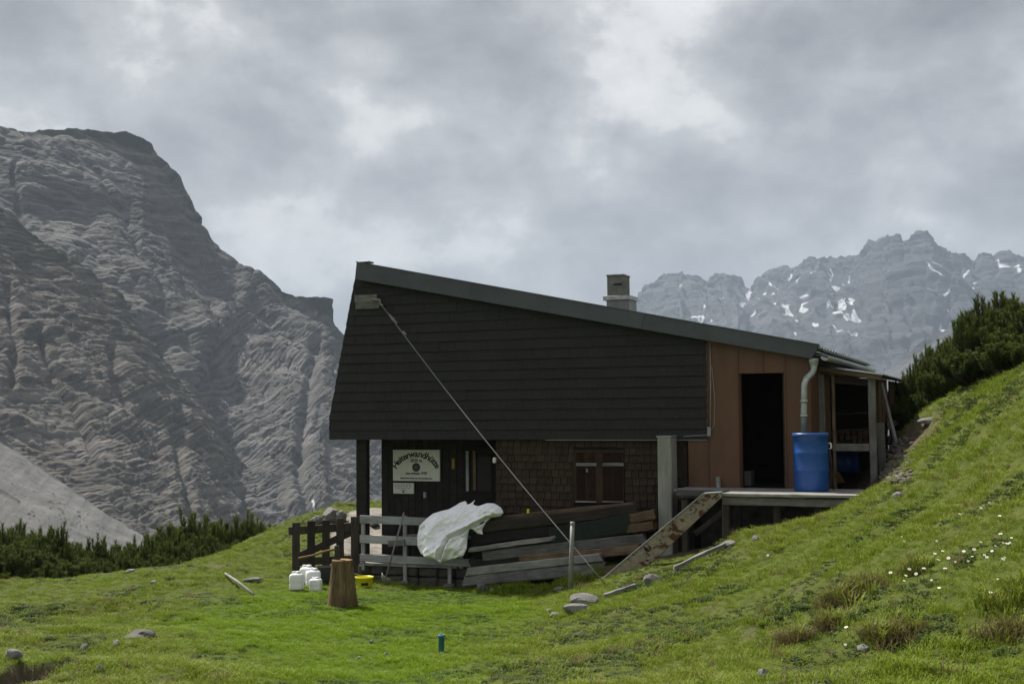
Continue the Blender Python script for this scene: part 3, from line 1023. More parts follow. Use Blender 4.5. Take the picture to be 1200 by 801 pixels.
def clip_poly(poly, a, b):
    """Keep the side of poly left of the directed line a->b (u, z)."""
    out = []
    def side(p): return (b[0] - a[0]) * (p[1] - a[1]) - (b[1] - a[1]) * (p[0] - a[0])
    for k in range(len(poly)):
        p, q = poly[k], poly[(k + 1) % len(poly)]
        sp, sq = side(p), side(q)
        if sp >= 0: out.append(p)
        if sp * sq < 0:
            t = sp / (sp - sq)
            out.append((p[0] + t * (q[0] - p[0]), p[1] + t * (q[1] - p[1])))
    return out


def shingle_mesh(poly, z_low, z_high, thick_low, thick_high):
    """Thin tile: outer face stands off more at its lower edge."""
    bm = bmesh.new()
    def off(z): return thick_low + (thick_high - thick_low) * (z - z_low) / (z_high - z_low)
    a = [bm.verts.new((u, -off(z), z)) for u, z in poly]
    b = [bm.verts.new((u, 0.004, z)) for u, z in poly]
    n = len(poly)
    bm.faces.new(a); bm.faces.new(b[::-1])
    for k in range(n): bm.faces.new((a[k], b[k], b[(k + 1) % n], a[(k + 1) % n]))
    return from_bm('shingle', bm)


def clad(region, u0, u1, z0, z1, tw, th, v, parent, m, gap, tl, thk, hole=None, jitter=0.0):
    """Rows of tiles over a convex region (counter-clockwise list of (u, z))."""
    shared = {}
    row = 0
    z = z0
    while z < z1:
        u = u0 - (tw / 2 if row % 2 else 0) - random.uniform(0, tw * 0.3)
        while u < u1:
            wv = tw * random.choice((0.86, 1.0, 1.0, 1.16)) if jitter else tw
            rect = [(u + gap / 2, z - jitter * random.random()), (u + wv - gap / 2, z - jitter * random.random()), (u + wv - gap / 2, z + th * 1.12), (u + gap / 2, z + th * 1.12)]
            poly = rect
            for a, b in zip(region, region[1:] + region[:1]):
                poly = clip_poly(poly, a, b)
                if len(poly) < 3: break
            ok = len(poly) >= 3
            if ok:
                us = [p[0] for p in poly]; zs = [p[1] for p in poly]
                if max(us) - min(us) < 0.02 or max(zs) - min(zs) < 0.02: ok = False
                if hole and min(us) < hole[1] and max(us) > hole[0] and min(zs) < hole[3] and max(zs) > hole[2]:
                    # keep only tiles clear of the opening, cut where they touch it
                    if min(us) < hole[0] - 0.02:
                        poly = clip_poly(poly, (hole[0], 1), (hole[0], 5)) if True else poly
                    elif max(us) > hole[1] + 0.02:
                        poly = clip_poly(poly, (hole[1], 5), (hole[1], 1))
                    else: ok = False
                    if len(poly) < 3: ok = False
            if ok:
                org = (u, z)
                loc = [(p[0] - u, p[1] - z) for p in poly]
                full = len(poly) == 4 and abs(poly[2][1] - rect[2][1]) < 1e-6 and abs(poly[0][0] - rect[0][0]) < 1e-6 and abs(poly[1][0] - rect[1][0]) < 1e-6 and not jitter
                if full:
                    if 'f' not in shared: shared['f'] = shingle_mesh(loc, 0, th, tl, thk)
                    me = shared['f']
                else: me = shingle_mesh(loc, 0, th, tl, thk)
                M = Matrix.Translation((u, v - random.uniform(0, 0.004), z)) @ Matrix.Rotation(R(random.gauss(0, 0.5)), 4, 'Y') @ Matrix.Rotation(R(random.gauss(0, 1.0)), 4, 'X')
                link('shingle', me, m, parent, M)
            u += wv
        z += th; row += 1


reg = [(C_.x - 0.01, zc_ - 0.03), (u_clad, zc_ - 0.03), (u_clad, roof_z(u_clad) + 0.03), (A_.x - 0.01, roof_z(A_.x) + 0.03), (B_.x - 0.01, B_.z)]
clad(reg, C_.x - 0.05, u_clad, zc_ - 0.03, roof_z(A_.x), 0.325, 0.178, -0.003, upper, 'slate_shingle', 0.0025, 0.024, 0.004)

# lower storey
uL, uR = hl(582, 560, 0.08).x, hl(806, 560, 0.08).x
lower = box('lower_wall', (uL, 0.08, -0.4), (uR + 0.1, DEPTH - 0.1, zc_ - 0.003), 'dark_stained_wood', hut)
lowM = lower.matrix_basis.inverted()
holder = lower
win_a, win_b = hl(672, 527, 0.08), hl(733, 590, 0.08)


reg2 = [(uL, 0.35), (uR, 0.35), (uR, zc_ - 0.005), (uL, zc_ - 0.005)]
_before = set(bpy.data.objects)
clad(reg2, uL, uR, 0.35, zc_, 0.135, 0.13, 0.078, lower, 'wood_shingle', 0.01, 0.034, 0.004, (win_a.x, win_b.x, win_b.z, win_a.z), 0.014)
for o in set(bpy.data.objects) - _before: o.matrix_basis = lowM @ o.matrix_basis

wn_root = box('window', (win_a.x + 0.01, 0.03, win_b.z), (win_b.x - 0.01, 0.10, win_a.z), 'shutter_wood', hut)
wM = wn_root.matrix_basis.inverted()


def hbox(name, lo, hi, m, parent, pinv=None, bev=0.003):
    o = box(name, lo, hi, m, parent, bev)
    if pinv is not None: o.matrix_basis = pinv @ o.matrix_basis
    return o


for xa, xb in ((675, 699), (706, 731)):
    a, b = hl(xa, 530, 0.05), hl(xb, 587, 0.05)
    mid_u = (a.x + b.x) / 2
    for q in range(2):
        w0 = a.x + (b.x - a.x) * q / 2 + 0.003; w1 = a.x + (b.x - a.x) * (q + 1) / 2 - 0.003
        hbox('shutter_board', (w0, 0.03, b.z), (w1, 0.062 - 0.004 * q, a.z), 'shutter_wood', wn_root, wM)
    s0, s1 = hl(xa, 542, 0.02), hl(xb, 546, 0.02)
    hbox('shutter_strap', (s0.x, 0.012, s1.z), (s1.x, 0.04, s0.z), 'grey_wood', wn_root, wM)
    s0, s1 = hl(xa, 586.5, 0.02), hl(xb, 588.5, 0.02)
    hbox('sill', (s0.x, -0.01, s1.z), (s1.x, 0.06, s0.z), 'pale_grey_wood', wn_root, wM)
a, b = hl(673, 527, 0.05), hl(732, 530, 0.05)
hbox('lintel', (a.x, 0.02, b.z), (b.x, 0.09, a.z), 'shutter_wood', wn_root, wM)
a = hl(688, 551, 0.02)
hbox('latch', (a.x - 0.015, 0.005, a.z - 0.03), (a.x + 0.015, 0.035, a.z + 0.03), 'pale_grey_wood', wn_root, wM)

# porch: recessed wall, door, post, floor
PV = 1.0
pu0, pu1 = hl(447, 560, PV).x, uL
zt = hl(455, 655, 0.0).z
porch = box('porch_wall', (pu0, PV, -0.3), (pu1 + 0.3, DEPTH - 0.2, zc_ - 0.004), 'dark_stained_wood', hut)
pM = porch.matrix_basis.inverted()
bu = pu0 + 0.02
while bu < hl(541, 560, PV).x:
    wv = 0.145
    hbox('board', (bu, PV - 0.018, zt + 0.02), (bu + wv - 0.008, PV + 0.004, zc_ - 0.01), 'dark_stained_wood', porch, pM)
    bu += wv
d0, d1 = hl(543, 532, PV), hl(578, 600, PV)
door = hbox('porch_door', (d0.x, PV - 0.012, zt + 0.02), (d1.x, PV + 0.03, d0.z), 'dark_stained_wood', hut)
dM = door.matrix_basis.inverted()
g0, g1 = hl(560, 535, PV), hl(576, 575, PV)
hbox('pane', (g0.x, PV - 0.02, g1.z), (g1.x, PV - 0.013, g0.z), 'sign_black', door, dM, 0)
g0, g1 = hl(547, 528, PV), hl(550.5, 575, PV)
hbox('pale_reflection', (g0.x, PV - 0.05, g1.z), (g1.x, PV - 0.016, g0.z), 'painted_rail', door, dM)  # pale reflection of the door glazing, built as a light strip
g0, g1 = hl(555, 528, PV), hl(559, 574, PV)
hbox('brown_reflection', (g0.x, PV - 0.045, g1.z), (g1.x, PV - 0.018, g0.z), 'brown_wood', door, dM)  # brown reflection beside it, likewise built as a coloured strip
floor = box('porch_floor', (C_.x + 0.35, 0.0, zt - 0.28), (uL - 0.01, PV - 0.02, zt - 0.03), 'plinth_stone', hut)
p0, p1 = hl(419, 520, 0.12), hl(431, 520, 0.12)
box('porch_post', (p0.x, 0.06, -0.1), (p1.x, 0.2, zc_ - 0.004), 'dark_stained_wood', hut, 0.008)
# a small pale plate, a thermometer and a light on the porch wall
for (xa, ya, xb, yb), m_ in (((497, 576, 500, 583), 'painted_rail'), ((530.5, 537, 533.5, 549), 'straw')):
    a, b = hl(xa, ya, PV), hl(xb, yb, PV)
    hbox('plate', (a.x, PV - 0.04, b.z), (b.x, PV - 0.015, a.z), m_, porch, pM)
a = hl(580, 539, 0.05)
hbox('porch_light', (a.x - 0.03, 0.0, a.z - 0.05), (a.x + 0.03, 0.08, a.z + 0.05), 'sign_white', hut, None, 0.015)

# brown sheet wall with its doorway
zd = hg(900, 570, 1.8).z
zdeck = 0.5 * (P(930, 579, 19.0).z + hl(870, 569.5).z)
ux = [hl(806, 500).x, u_clad, hl(866, 500).x, hl(893.5, 420).x, hl(921, 500).x, hl(951, 500).x]
z_door = hl(893, 437).z
zb = zdeck - 0.02


def panel(u0, u1, z0, top=None):
    g = 0.004
    pts = [(u0 + g, z0), (u1 - g, z0), (u1 - g, top if top else roof_z(u1) + 0.015), (u0 + g, top if top else roof_z(u0) + 0.015)]
    o = prism('wall_panel', pts, 0.0, 0.045, 'brown_panel_metal', hut)
    return o


panel(ux[0], ux[1], zb, zc_ - 0.004)
panel(ux[1], ux[2], zb); panel(ux[2], ux[3], z_door); panel(ux[3], ux[4], z_door); panel(ux[4], ux[5], zb)
for k, zz in ((1, zb), (2, zb), (3, z_door), (4, zb)):
    u = ux[k]
    box('seam', (u - 0.009, -0.018, zz), (u + 0.009, 0.002, roof_z(u) + 0.01), 'brown_panel_metal', hut, 0.002)
# door reveals and dark room behind
box('door_frame', (ux[2] - 0.01, 0.047, zb), (ux[2] + 0.03, 0.16, z_door), 'brown_panel_metal', hut)
box('door_frame', (ux[4] - 0.03, 0.047, zb), (ux[4] + 0.01, 0.16, z_door), 'brown_panel_metal', hut)
uE = ux[5]
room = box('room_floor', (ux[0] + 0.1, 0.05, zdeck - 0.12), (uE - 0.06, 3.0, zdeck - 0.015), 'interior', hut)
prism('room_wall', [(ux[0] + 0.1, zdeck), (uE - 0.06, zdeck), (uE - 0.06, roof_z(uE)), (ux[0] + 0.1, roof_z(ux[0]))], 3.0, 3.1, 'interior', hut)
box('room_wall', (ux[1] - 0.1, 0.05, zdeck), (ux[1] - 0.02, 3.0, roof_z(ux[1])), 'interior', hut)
box('side_wall', (uE - 0.05, 0.047, -0.2), (uE, DEPTH, roof_z(uE) + 0.01), 'brown_panel_metal', hut)
box('back_wall', (ux[0], DEPTH - 0.1, -0.2), (uE - 0.06, DEPTH, roof_z(uE) - 0.02), 'dark_stained_wood', hut)
box('foundation', (ux[0] + 0.02, 0.5, -0.4), (uE - 0.06, 3.0, zdeck - 0.125), 'plinth_stone', hut)
leaf = box('door_leaf', (ux[4] - 0.075, 0.17, zdeck + 0.01), (ux[4] - 0.035, 0.95, z_door - 0.02), 'old_brown_wood', hut)
lM = leaf.matrix_basis.inverted()
hz = hl(911, 492, 0.2).z
o = tube('handle', [(ux[4] - 0.076, 0.86, hz), (ux[4] - 0.12, 0.86, hz), (ux[4] - 0.12, 0.74, hz)], 0.011, 'zinc', leaf, lM, n=8)
# things glimpsed in the dark doorway
a, b = hl(872, 552, 0.7), hl(880, 561, 0.7)
bx_ = box('shelf_box', (a.x, 0.7, zdeck - 0.01), (b.x, 1.0, a.z), 'grey_wood', None); bx_.matrix_basis = HF @ bx_.matrix_basis
bx_.name = 'storage_box'
tag(bx_, 'small grey box on the floor inside the dark side doorway', 'box')

# roof
rt = [(ROOF_T[0].x, ROOF_T[0].z - 0.012), (ROOF_T[1].x, ROOF_T[1].z - 0.012), (ROOF_B[1].x, roof_z(ROOF_B[1].x) + 0.02), (ROOF_B[0].x + 0.02, roof_z(ROOF_B[0].x) + 0.02)]
roof = prism('roof', rt, -0.14, DEPTH + 0.2, 'roof_metal', hut)
fpoly = [(p.x, p.z) for p in (ROOF_B[0], ROOF_B[1], ROOF_T[1], ROOF_T[0])]
# the fascia in three lengths of sheet
for k in range(3):
    t0, t1 = (0.0, 0.28, 0.66, 1.0)[k] + (0.0006 if k else 0), (0.0, 0.28, 0.66, 1.0)[k + 1]
    L = lambda a, b, t: (a.x + (b.x - a.x) * t, a.z + (b.z - a.z) * t)
    prism('fascia', [L(*ROOF_B, t0), L(*ROOF_B, t1), L(*ROOF_T, t1), L(*ROOF_T, t0)], -0.172 - 0.003 * (k % 2), -0.143, 'fascia_metal', hut)
prism('drip_edge', [(ROOF_T[0].x - 0.01, ROOF_T[0].z), (ROOF_T[1].x, ROOF_T[1].z), (ROOF_T[1].x, ROOF_T[1].z + 0.014), (ROOF_T[0].x - 0.01, ROOF_T[0].z + 0.014)], -0.19, -0.10, 'fascia_metal', hut)
prism('soffit', [(ROOF_B[0].x + 0.06, roof_z(ROOF_B[0].x + 0.06) - 0.0), (ROOF_B[1].x - 0.05, roof_z(ROOF_B[1].x - 0.05) - 0.0),
                 (ROOF_B[1].x - 0.05, roof_z(ROOF_B[1].x - 0.05) + 0.016), (ROOF_B[0].x + 0.06, roof_z(ROOF_B[0].x + 0.06) + 0.016)], -0.139, -0.03, 'dark_stained_wood', hut)
# small vent cowls on the roof edge, leaf at the top left corner
a = hl(430, 309, 0.0)
box('roof_clip', (a.x - 0.06, -0.16, ROOF_T[0].z - 0.02), (a.x + 0.12, 0.05, ROOF_T[0].z + 0.012), 'fascia_metal', hut)
a = hl(926, 398, 0.4)
tube('roof_knob', [(a.x, 0.4, a.z - 0.12), (a.x, 0.4, a.z)], [0.05, 0.02], 'roof_metal', hut)
# eave: overlapping profiled sheets seen edge-on, gutter, downpipe
ev = [hl(960, 404, -0.1), hl(957, 411, -0.1)]
for k in range(4):
    zz = ROOF_T[1].z - 0.035 - 0.042 * k
    uu = ROOF_T[1].x - 0.02 + 0.035 * (k % 2) - 0.012 * k
    bm = bmesh.new()
    n = 60
    top, bot = [], []
    for i in range(n + 1):
        v = -0.13 + (DEPTH + 0.1) * i / n
        wv = 0.012 * math.sin(i * 2.2 + k)
        top.append((bm.verts.new((uu - 0.25, v, zz + 0.05 + wv)), bm.verts.new((uu + 0.05, v, zz + wv))))
        bot.append((bm.verts.new((uu - 0.25, v, zz + 0.03 + wv)), bm.verts.new((uu + 0.05, v, zz - 0.02 + wv))))
    for i in range(n):
        bm.faces.new((top[i][0], top[i][1], top[i + 1][1], top[i + 1][0]))
        bm.faces.new((bot[i][0], bot[i + 1][0], bot[i + 1][1], bot[i][1]))
        bm.faces.new((top[i][1], bot[i][1], bot[i + 1][1], top[i + 1][1]))
    bm.faces.new((top[0][0], bot[0][0], bot[0][1], top[0][1])); bm.faces.new((top[n][0], top[n][1], bot[n][1], bot[n][0]))
    link('roof_sheet', from_bm('roof_sheet', bm), 'roof_metal' if k % 2 else 'zinc', hut)
gu, gzz = ROOF_T[1].x + 0.085, hl(955, 418, -0.1).z
bm = bmesh.new()
prev = None
for v in (-0.16, DEPTH + 0.1):
    ring = []
    for rr_, rev in ((0.068, False), (0.06, True)):
        ks = range(9)
        for k in (reversed(ks) if rev else ks):
            an = math.pi + math.pi * k / 8
            ring.append(bm.verts.new((gu + rr_ * math.cos(an), v, gzz + rr_ * math.sin(an))))
    if prev:
        for k in range(len(ring)): bm.faces.new((prev[k], prev[(k + 1) % len(ring)], ring[(k + 1) % len(ring)], ring[k]))
    prev = ring
    fs = ring
    for k in range(8): bm.faces.new((ring[k], ring[k + 1], ring[16 - k], ring[17 - k]))
gut = link('gutter', from_bm('gutter', bm, True), 'zinc', hut)
dv = -0.30
dp = [hl(953.5, 424, -0.08), hl(953.5, 433, -0.1), hl(951, 438, -0.15), hl(945, 443, dv + 0.05), hl(942.5, 450, dv), hl(942, 480, dv), hl(942, 508, dv)]
tube('downpipe', dp, [0.062, 0.05, 0.05, 0.05, 0.05, 0.05, 0.05], 'zinc', hut, n=14)
a = hl(953.5, 420, -0.08)
link('downpipe_funnel', lathe_mesh('funnel', [(0.05, -0.12), (0.058, -0.1), (0.085, 0.0), (0.085, 0.03), (0.06, 0.02), (0.04, -0.1)], 16), 'zinc', hut, Matrix.Translation((a.x, -0.08, a.z - 0.03)))
for py in (470, 487):
    a = hl(942, py, dv)
    link('pipe_clamp', lathe_mesh('pipe_clamp', [(0.051, -0.02), (0.062, -0.02), (0.062, 0.02), (0.051, 0.02)], 14), 'zinc', hut, Matrix.Translation(a))
    box('clamp_arm', (a.x - 0.012, dv + 0.05, a.z - 0.012), (a.x + 0.012, 0.0, a.z + 0.012), 'zinc', hut)
# chimney
CV = 2.6
ca, cb = hl(711, 322, CV), hl(731, 350, CV)
cw = cb.x - ca.x
zr_ = roof_z((ca.x + cb.x) / 2, ROOF_T)
chim = box('chimney', (ca.x, CV, zr_ - 0.2), (cb.x, CV + 0.42, ca.z), 'chimney_plaster', hut, 0.012)
kM = chim.matrix_basis.inverted()
f0, f1 = hl(707, 347, CV - 0.06), hl(737, 350, CV - 0.06)
hbox('chimney_collar', (f0.x, CV - 0.09, f1.z - 0.01), (f1.x + 0.02, CV + 0.5, f0.z), 'zinc', chim, kM)
hbox('chimney_flashing', (f0.x + 0.06, CV - 0.05, zr_ - 0.25), (f1.x - 0.0, CV + 0.46, f1.z - 0.012), 'chimney_base_metal', chim, kM)
hbox('chimney_cap', (ca.x - 0.012, CV - 0.012, ca.z - 0.03), (cb.x + 0.012, CV + 0.43, ca.z + 0.004), 'chimney_plaster', chim, kM, 0.01)
a, b = hl(719, 332, CV), hl(729, 334, CV)
hbox('flue_slot', (a.x, CV - 0.006, b.z), (b.x, CV + 0.02, a.z), 'sign_black', chim, kM, 0)
# conduit with junction box between dark cladding and brown sheet
c0, c1, c2, c3 = hl(832, 401, -0.03), hl(832.5, 500, -0.03), hl(829, 509.5, -0.03), hl(801, 511, -0.03)
tube('conduit', [c0, (c0.x, -0.03, (c0.z + c1.z) / 2), c1], 0.008, 'cable_white', hut, n=6)
tube('conduit', [c2, ((c2.x + c3.x) / 2, -0.03, c2.z - 0.01), c3], 0.008, 'cable_white', hut, n=6)
box('junction_box', (c1.x - 0.05, -0.06, c2.z - 0.02), (c1.x + 0.01, -0.022, c1.z), 'cable_white', hut)
tube('cable', [hl(834, 428, -0.025), hl(838, 470, -0.025), hl(837, 498, -0.025), hl(832, 506, -0.025)], 0.006, 'cable_white', hut, n=5)
# drip strip along the bottom of the cladding
box('drip_strip', (hl(640, 515).x, -0.03, zc_ - 0.045), (u_clad - 0.02, 0.05, zc_ - 0.034), 'cable_white', hut, 0.002)
# anchor boards of the guy wire
for (ya, yb), dx in (((346, 353), 0), ((354, 361.5), 0.05)):
    a, b = hl(416, ya, -0.04), hl(442, yb, -0.04)
    box('anchor_board', (a.x + dx * 0.4, -0.06, b.z), (b.x + dx, -0.026, a.z), 'grey_wood', hut)

# ------------------------------------------------------------------ guy wire and its post
a_top = HF @ hl(444, 353, -0.07)
a_bot = drop(709, 672)
a_bot = P(706, 666, 19.1)
wire_end = Vector((a_bot.x + 0.05, a_bot.y - 0.1, gz1(a_bot.x + 0.05, a_bot.y - 0.1) + 0.0))
wr = empty('guy_wire', Matrix.Translation(a_top), 'thin grey steel guy wire slanting down across the dark facade', 'wire')
WI = Matrix.Translation(-a_top)
dirw = (wire_end - a_top)
tube('wire', [Vector((0, 0, 0)) + dirw * t - Vector((0, 0, 0.10 * math.sin(math.pi * t))) for t in np.linspace(0, 1, 16)], 0.0085, 'wire_metal', wr, n=6)
tube('turnbuckle', [dirw * 0.055, dirw * 0.075, dirw * 0.095], [0.018, 0.03, 0.018], 'wire_metal', wr, n=8)
tube('wire_clamp', [dirw * 0.128, dirw * 0.142], [0.028, 0.022], 'wire_metal', wr, n=8)
tube('shackle', [Vector((-0.12, 0, 0.03)), Vector((0.02, 0, 0.03)), Vector((0.03, 0, -0.05)), dirw * 0.02], 0.026, 'wire_metal', wr, n=8)

pb = P(668, 690, 19.4)
pole = empty('metal_post', Matrix.Translation((pb.x, pb.y, gz1(pb.x, pb.y))), 'slim grey metal post standing in front of the plank pile', 'post')
pt = P(671, 613, 19.4) - pole.location
tube('pipe', [(0, 0, -0.2), pt * 0.5, pt], 0.036, 'post_metal', pole, n=12)
link('cap', lathe_mesh('cap', [(0.0, 0.03), (0.038, 0.025), (0.04, 0.0), (0.04, -0.03)][::-1], 12), 'post_metal', pole, Matrix.Translation(pt))

# ------------------------------------------------------------------ signs
def text_mesh(body, size):
    cu = bpy.data.curves.new('t', 'FONT'); cu.body = body; cu.size = size; cu.align_x = 'CENTER'; cu.extrude = 0.002; cu.offset = size * 0.026; cu.resolution_u = 3
    ob = bpy.data.objects.new('t', cu); COL.objects.link(ob)
    dg = bpy.context.evaluated_depsgraph_get(); dg.update()
    me = bpy.data.meshes.new_from_object(ob.evaluated_get(dg))
    bpy.data.objects.remove(ob); bpy.data.curves.remove(cu)
    V = np.array([v.co[:] for v in me.vertices]).reshape(-1, 3); Fs = [list(p.vertices) for p in me.polygons]
    bpy.data.meshes.remove(me)
    return V, Fs


class Glyphs:
    def __init__(s): s.V, s.F = [], []
    def add(s, V, F, x, z, rot=0.0, sx=1.0):
        b = len(s.V)
        c, sn = math.cos(rot), math.sin(rot)
        for p in V:
            px_, pz_ = p[0] * sx, p[1]
            s.V.append((x + px_ * c - pz_ * sn, -p[2], z + px_ * sn + pz_ * c))
        s.F += [[i + b for i in f] for f in F]
    def line(s, body, size, x, z, sx=1.0): s.add(*text_mesh(body, size), x, z, 0, sx)


def make_sign(name, xa, ya, xb, yb, label):
    a, b = hl(xa, ya, PV), hl(xb, yb, PV)
    W, H = b.x - a.x, a.z - b.z
    M = HF @ Matrix.Translation(((a.x + b.x) / 2, PV - 0.045, (a.z + b.z) / 2))
    root = empty(name, M, label, 'sign')
    link('board', box_mesh('board', (-W / 2, -0.012, -H / 2), (W / 2, 0.018, H / 2), 0.004), 'sign_white', root)
    return root, W, H


sg, W, H = make_sign('hut_sign', 462, 526.5, 517, 563.5, 'white sign board with arched black lettering on dark porch wall')
g = Glyphs()
word = 'Heiterwandh\u00fctte'
wid = {'i': 0.5, 't': 0.62, 'r': 0.72, 'w': 1.3, 'H': 1.25, 'e': 0.95}
ws = [wid.get(c, 1.0) for c in word]
tot = sum(ws)
acc = 0
Rr = W * 0.50
cz = H / 2 - H * 0.225 - Rr * 0.78
span = R(130)
for c, w_ in zip(word, ws):
    f = (acc + w_ / 2) / tot; acc += w_
    an = math.pi / 2 + span / 2 - span * f
    g.add(*text_mesh(c, H * 0.29), Rr * math.cos(an) * 0.92, cz + Rr * math.sin(an) * 0.78, an - math.pi / 2, 1.0)
g.line('2020 m', H * 0.14, 0.0, H * 0.11)
g.line('neu erbaut 1970', H * 0.12, 0.0, -H * 0.29, 0.95)
g.line('Sektion Oberer Neckar des Deutschen Alpenvereins', H * 0.072, 0.0, -H * 0.435, 0.74)
me = pyd('lettering', g.V, g.F)
link('lettering', me, 'sign_black', sg, Matrix.Translation((0, -0.0135, 0)))


def disc(r0, r1, m_, off, n=28):
    bm = bmesh.new()
    if r0 <= 0:
        bm.faces.new([bm.verts.new((r1 * math.cos(2 * math.pi * k / n), 0, r1 * math.sin(2 * math.pi * k / n))) for k in range(n)])
    else:
        i_ = [bm.verts.new((r0 * math.cos(2 * math.pi * k / n), 0, r0 * math.sin(2 * math.pi * k / n))) for k in range(n)]
        o_ = [bm.verts.new((r1 * math.cos(2 * math.pi * k / n), 0, r1 * math.sin(2 * math.pi * k / n))) for k in range(n)]
        for k in range(n): bm.faces.new((i_[k], i_[(k + 1) % n], o_[(k + 1) % n], o_[k]))
    ext = bmesh.ops.extrude_face_region(bm, geom=list(bm.faces))
    for v in [x for x in ext['geom'] if isinstance(x, bmesh.types.BMVert)]: v.co.y -= 0.003
    return link('emblem', from_bm('emblem', bm), m_, sg, Matrix.Translation((0, off, -H * 0.06)))


disc(0, H * 0.14, 'sign_black', -0.0125)
disc(H * 0.098, H * 0.108, 'emblem_grey', -0.0165)
bm = bmesh.new()
for k in range(8):
    an = k * math.pi / 4
    c, s = math.cos(an), math.sin(an); r1 = H * 0.082; ww = H * 0.02
    vs = [bm.verts.new(p) for p in ((c * r1 * 0.15, 0, s * r1 * 0.15), (c * r1 * 0.6 - s * ww, 0, s * r1 * 0.6 + c * ww), (c * r1, 0, s * r1), (c * r1 * 0.6 + s * ww, 0, s * r1 * 0.6 - c * ww))]
    bm.faces.new(vs)
ext = bmesh.ops.extrude_face_region(bm, geom=list(bm.faces))
for v in [x for x in ext['geom'] if isinstance(x, bmesh.types.BMVert)]: v.co.y -= 0.002
link('emblem_flower', from_bm('emblem_flower', bm), 'emblem_grey', sg, Matrix.Translation((0, -0.0165, -H * 0.06)))

s2, W, H = make_sign('notice_board', 462, 564.5, 486, 577.5, 'small white notice hanging below the large sign')
s2.matrix_basis = HF @ Matrix.Translation((hl(474, 571, PV).x, PV - 0.034, hl(474, 571, PV).z - 0.01))
bm = bmesh.new()
for k, (wx, zz) in enumerate(((0.8, 0.3), (0.86, 0.14), (0.7, -0.02), (0.3, -0.18))):
    for q in range(6):
        x0 = -wx * W / 2 + wx * W * q / 6; x1 = x0 + wx * W / 6 * random.uniform(0.55, 0.85)
        vs = [bm.verts.new((x, 0, z)) for x, z in ((x0, zz * H), (x1, zz * H), (x1, zz * H + 0.012), (x0, zz * H + 0.012))]
        bm.faces.new(vs)
link('lettering', from_bm('lettering', bm), 'emblem_grey', s2, Matrix.Translation((0, -0.0145, 0)))
link('stamp', box_mesh('stamp', (-0.02, -0.002, -0.02), (0.02, 0.002, 0.02), 0), 'emblem_grey', s2, Matrix.Translation((0.0, -0.0145, -H * 0.3)))

# ------------------------------------------------------------------ concrete pillar, deck, ramp plank, barrel
PVF = -0.42
a, b = hl(770, 512, PVF), hl(786, 512, PVF)
pil = empty('concrete_pillar', HF @ Matrix.Translation(((a.x + b.x) / 2, PVF + 0.2, 0)), 'square grey concrete pillar under the corner of the dark cladding', 'pillar')
hw = (b.x - a.x) / 2
def pillar_mesh():
    bm = bmesh.new()
    n = 7
    rings = []
    zs = np.linspace(-0.3, a.z, n)
    for i, z in enumerate(zs):
        k = 1 + 0.02 * (1 - i / n)
        rings.append([bm.verts.new((sx_ * hw * k + random.uniform(-.004, .004), sy_ * 0.2 * k + random.uniform(-.004, .004), z)) for sx_, sy_ in ((-1, -1), (1, -1), (1, 1), (-1, 1))])
    for r0, r1 in zip(rings, rings[1:]):
        for k in range(4): bm.faces.new((r0[k], r0[(k + 1) % 4], r1[(k + 1) % 4], r1[k]))
    bm.faces.new(rings[-1]); bm.faces.new(rings[0][::-1])
    bmesh.ops.recalc_face_normals(bm, faces=bm.faces)
    bmesh.ops.bevel(bm, geom=[e for e in bm.edges if abs(e.verts[0].co.z - e.verts[1].co.z) > 0.05], offset=0.015, segments=1, affect='EDGES')
    return from_bm('shaft', bm)


link('shaft', pillar_mesh(), 'concrete', pil)
link('top_sheet', box_mesh('top_sheet', (-hw - 0.012, -0.212, 0), (hw + 0.012, 0.21, 0.02), 0.003), 'zinc', pil, Matrix.Translation((0, 0, a.z + 0.001)))

DV = -1.62
dl, dr_ = hl(845, 578, DV).x, hl(1018, 580, DV).x
deck = empty('wooden_deck', HF @ Matrix.Translation(((dl + dr_) / 2, DV / 2, zdeck - 0.4)), 'weathered grey plank deck in front of the brown side doorway', 'deck')
DO = (deck.matrix_basis.inverted() @ HF)
nv = 9
for k in range(nv):
    v0 = DV + 0.13 + (0 - DV - 0.15) * k / nv; v1 = DV + 0.13 + (0 - DV - 0.15) * (k + 1) / nv
    left = dl + 0.01 if (v0 + v1) / 2 < -0.75 else hl(793, 573, -0.6).x
    beam('plank', DO @ Vector((left + random.uniform(-.03, .02), (v0 + v1) / 2, zdeck - 0.018)), DO @ Vector((dr_ - 0.03 + 0.1 * (k > 6), (v0 + v1) / 2, zdeck - 0.018)),
         v1 - v0 - 0.012, 0.034, 'pale_grey_wood', deck, seg=8, jit=0.002)
beam('edge_board', DO @ Vector((dl - 0.02, DV + 0.06, zdeck - 0.012)), DO @ Vector((dr_, DV + 0.06, zdeck - 0.012)), 0.13, 0.045, 'pale_grey_wood', deck, seg=8, jit=0.003)
beam('end_board', DO @ Vector((dr_ + 0.02, DV + 0.05, zdeck)), DO @ Vector((dr_ + 0.05, -0.25, zdeck + 0.01)), 0.1, 0.06, 'pale_grey_wood', deck, seg=5, jit=0.004)
beam('joist', DO @ Vector((dl + 0.0, DV + 0.10, zdeck - 0.11)), DO @ Vector((dr_ - 0.2, DV + 0.10, zdeck - 0.12)), 0.08, 0.12, 'grey_wood', deck, seg=8, jit=0.004)
for v in (-1.0, -0.35):
    beam('joist', DO @ Vector((hl(795, 574, -0.4).x if v > -0.7 else dl + 0.02, v, zdeck - 0.105)), DO @ Vector((dr_ - 0.1, v, zdeck - 0.105)), 0.08, 0.12, 'grey_wood', deck, seg=6)
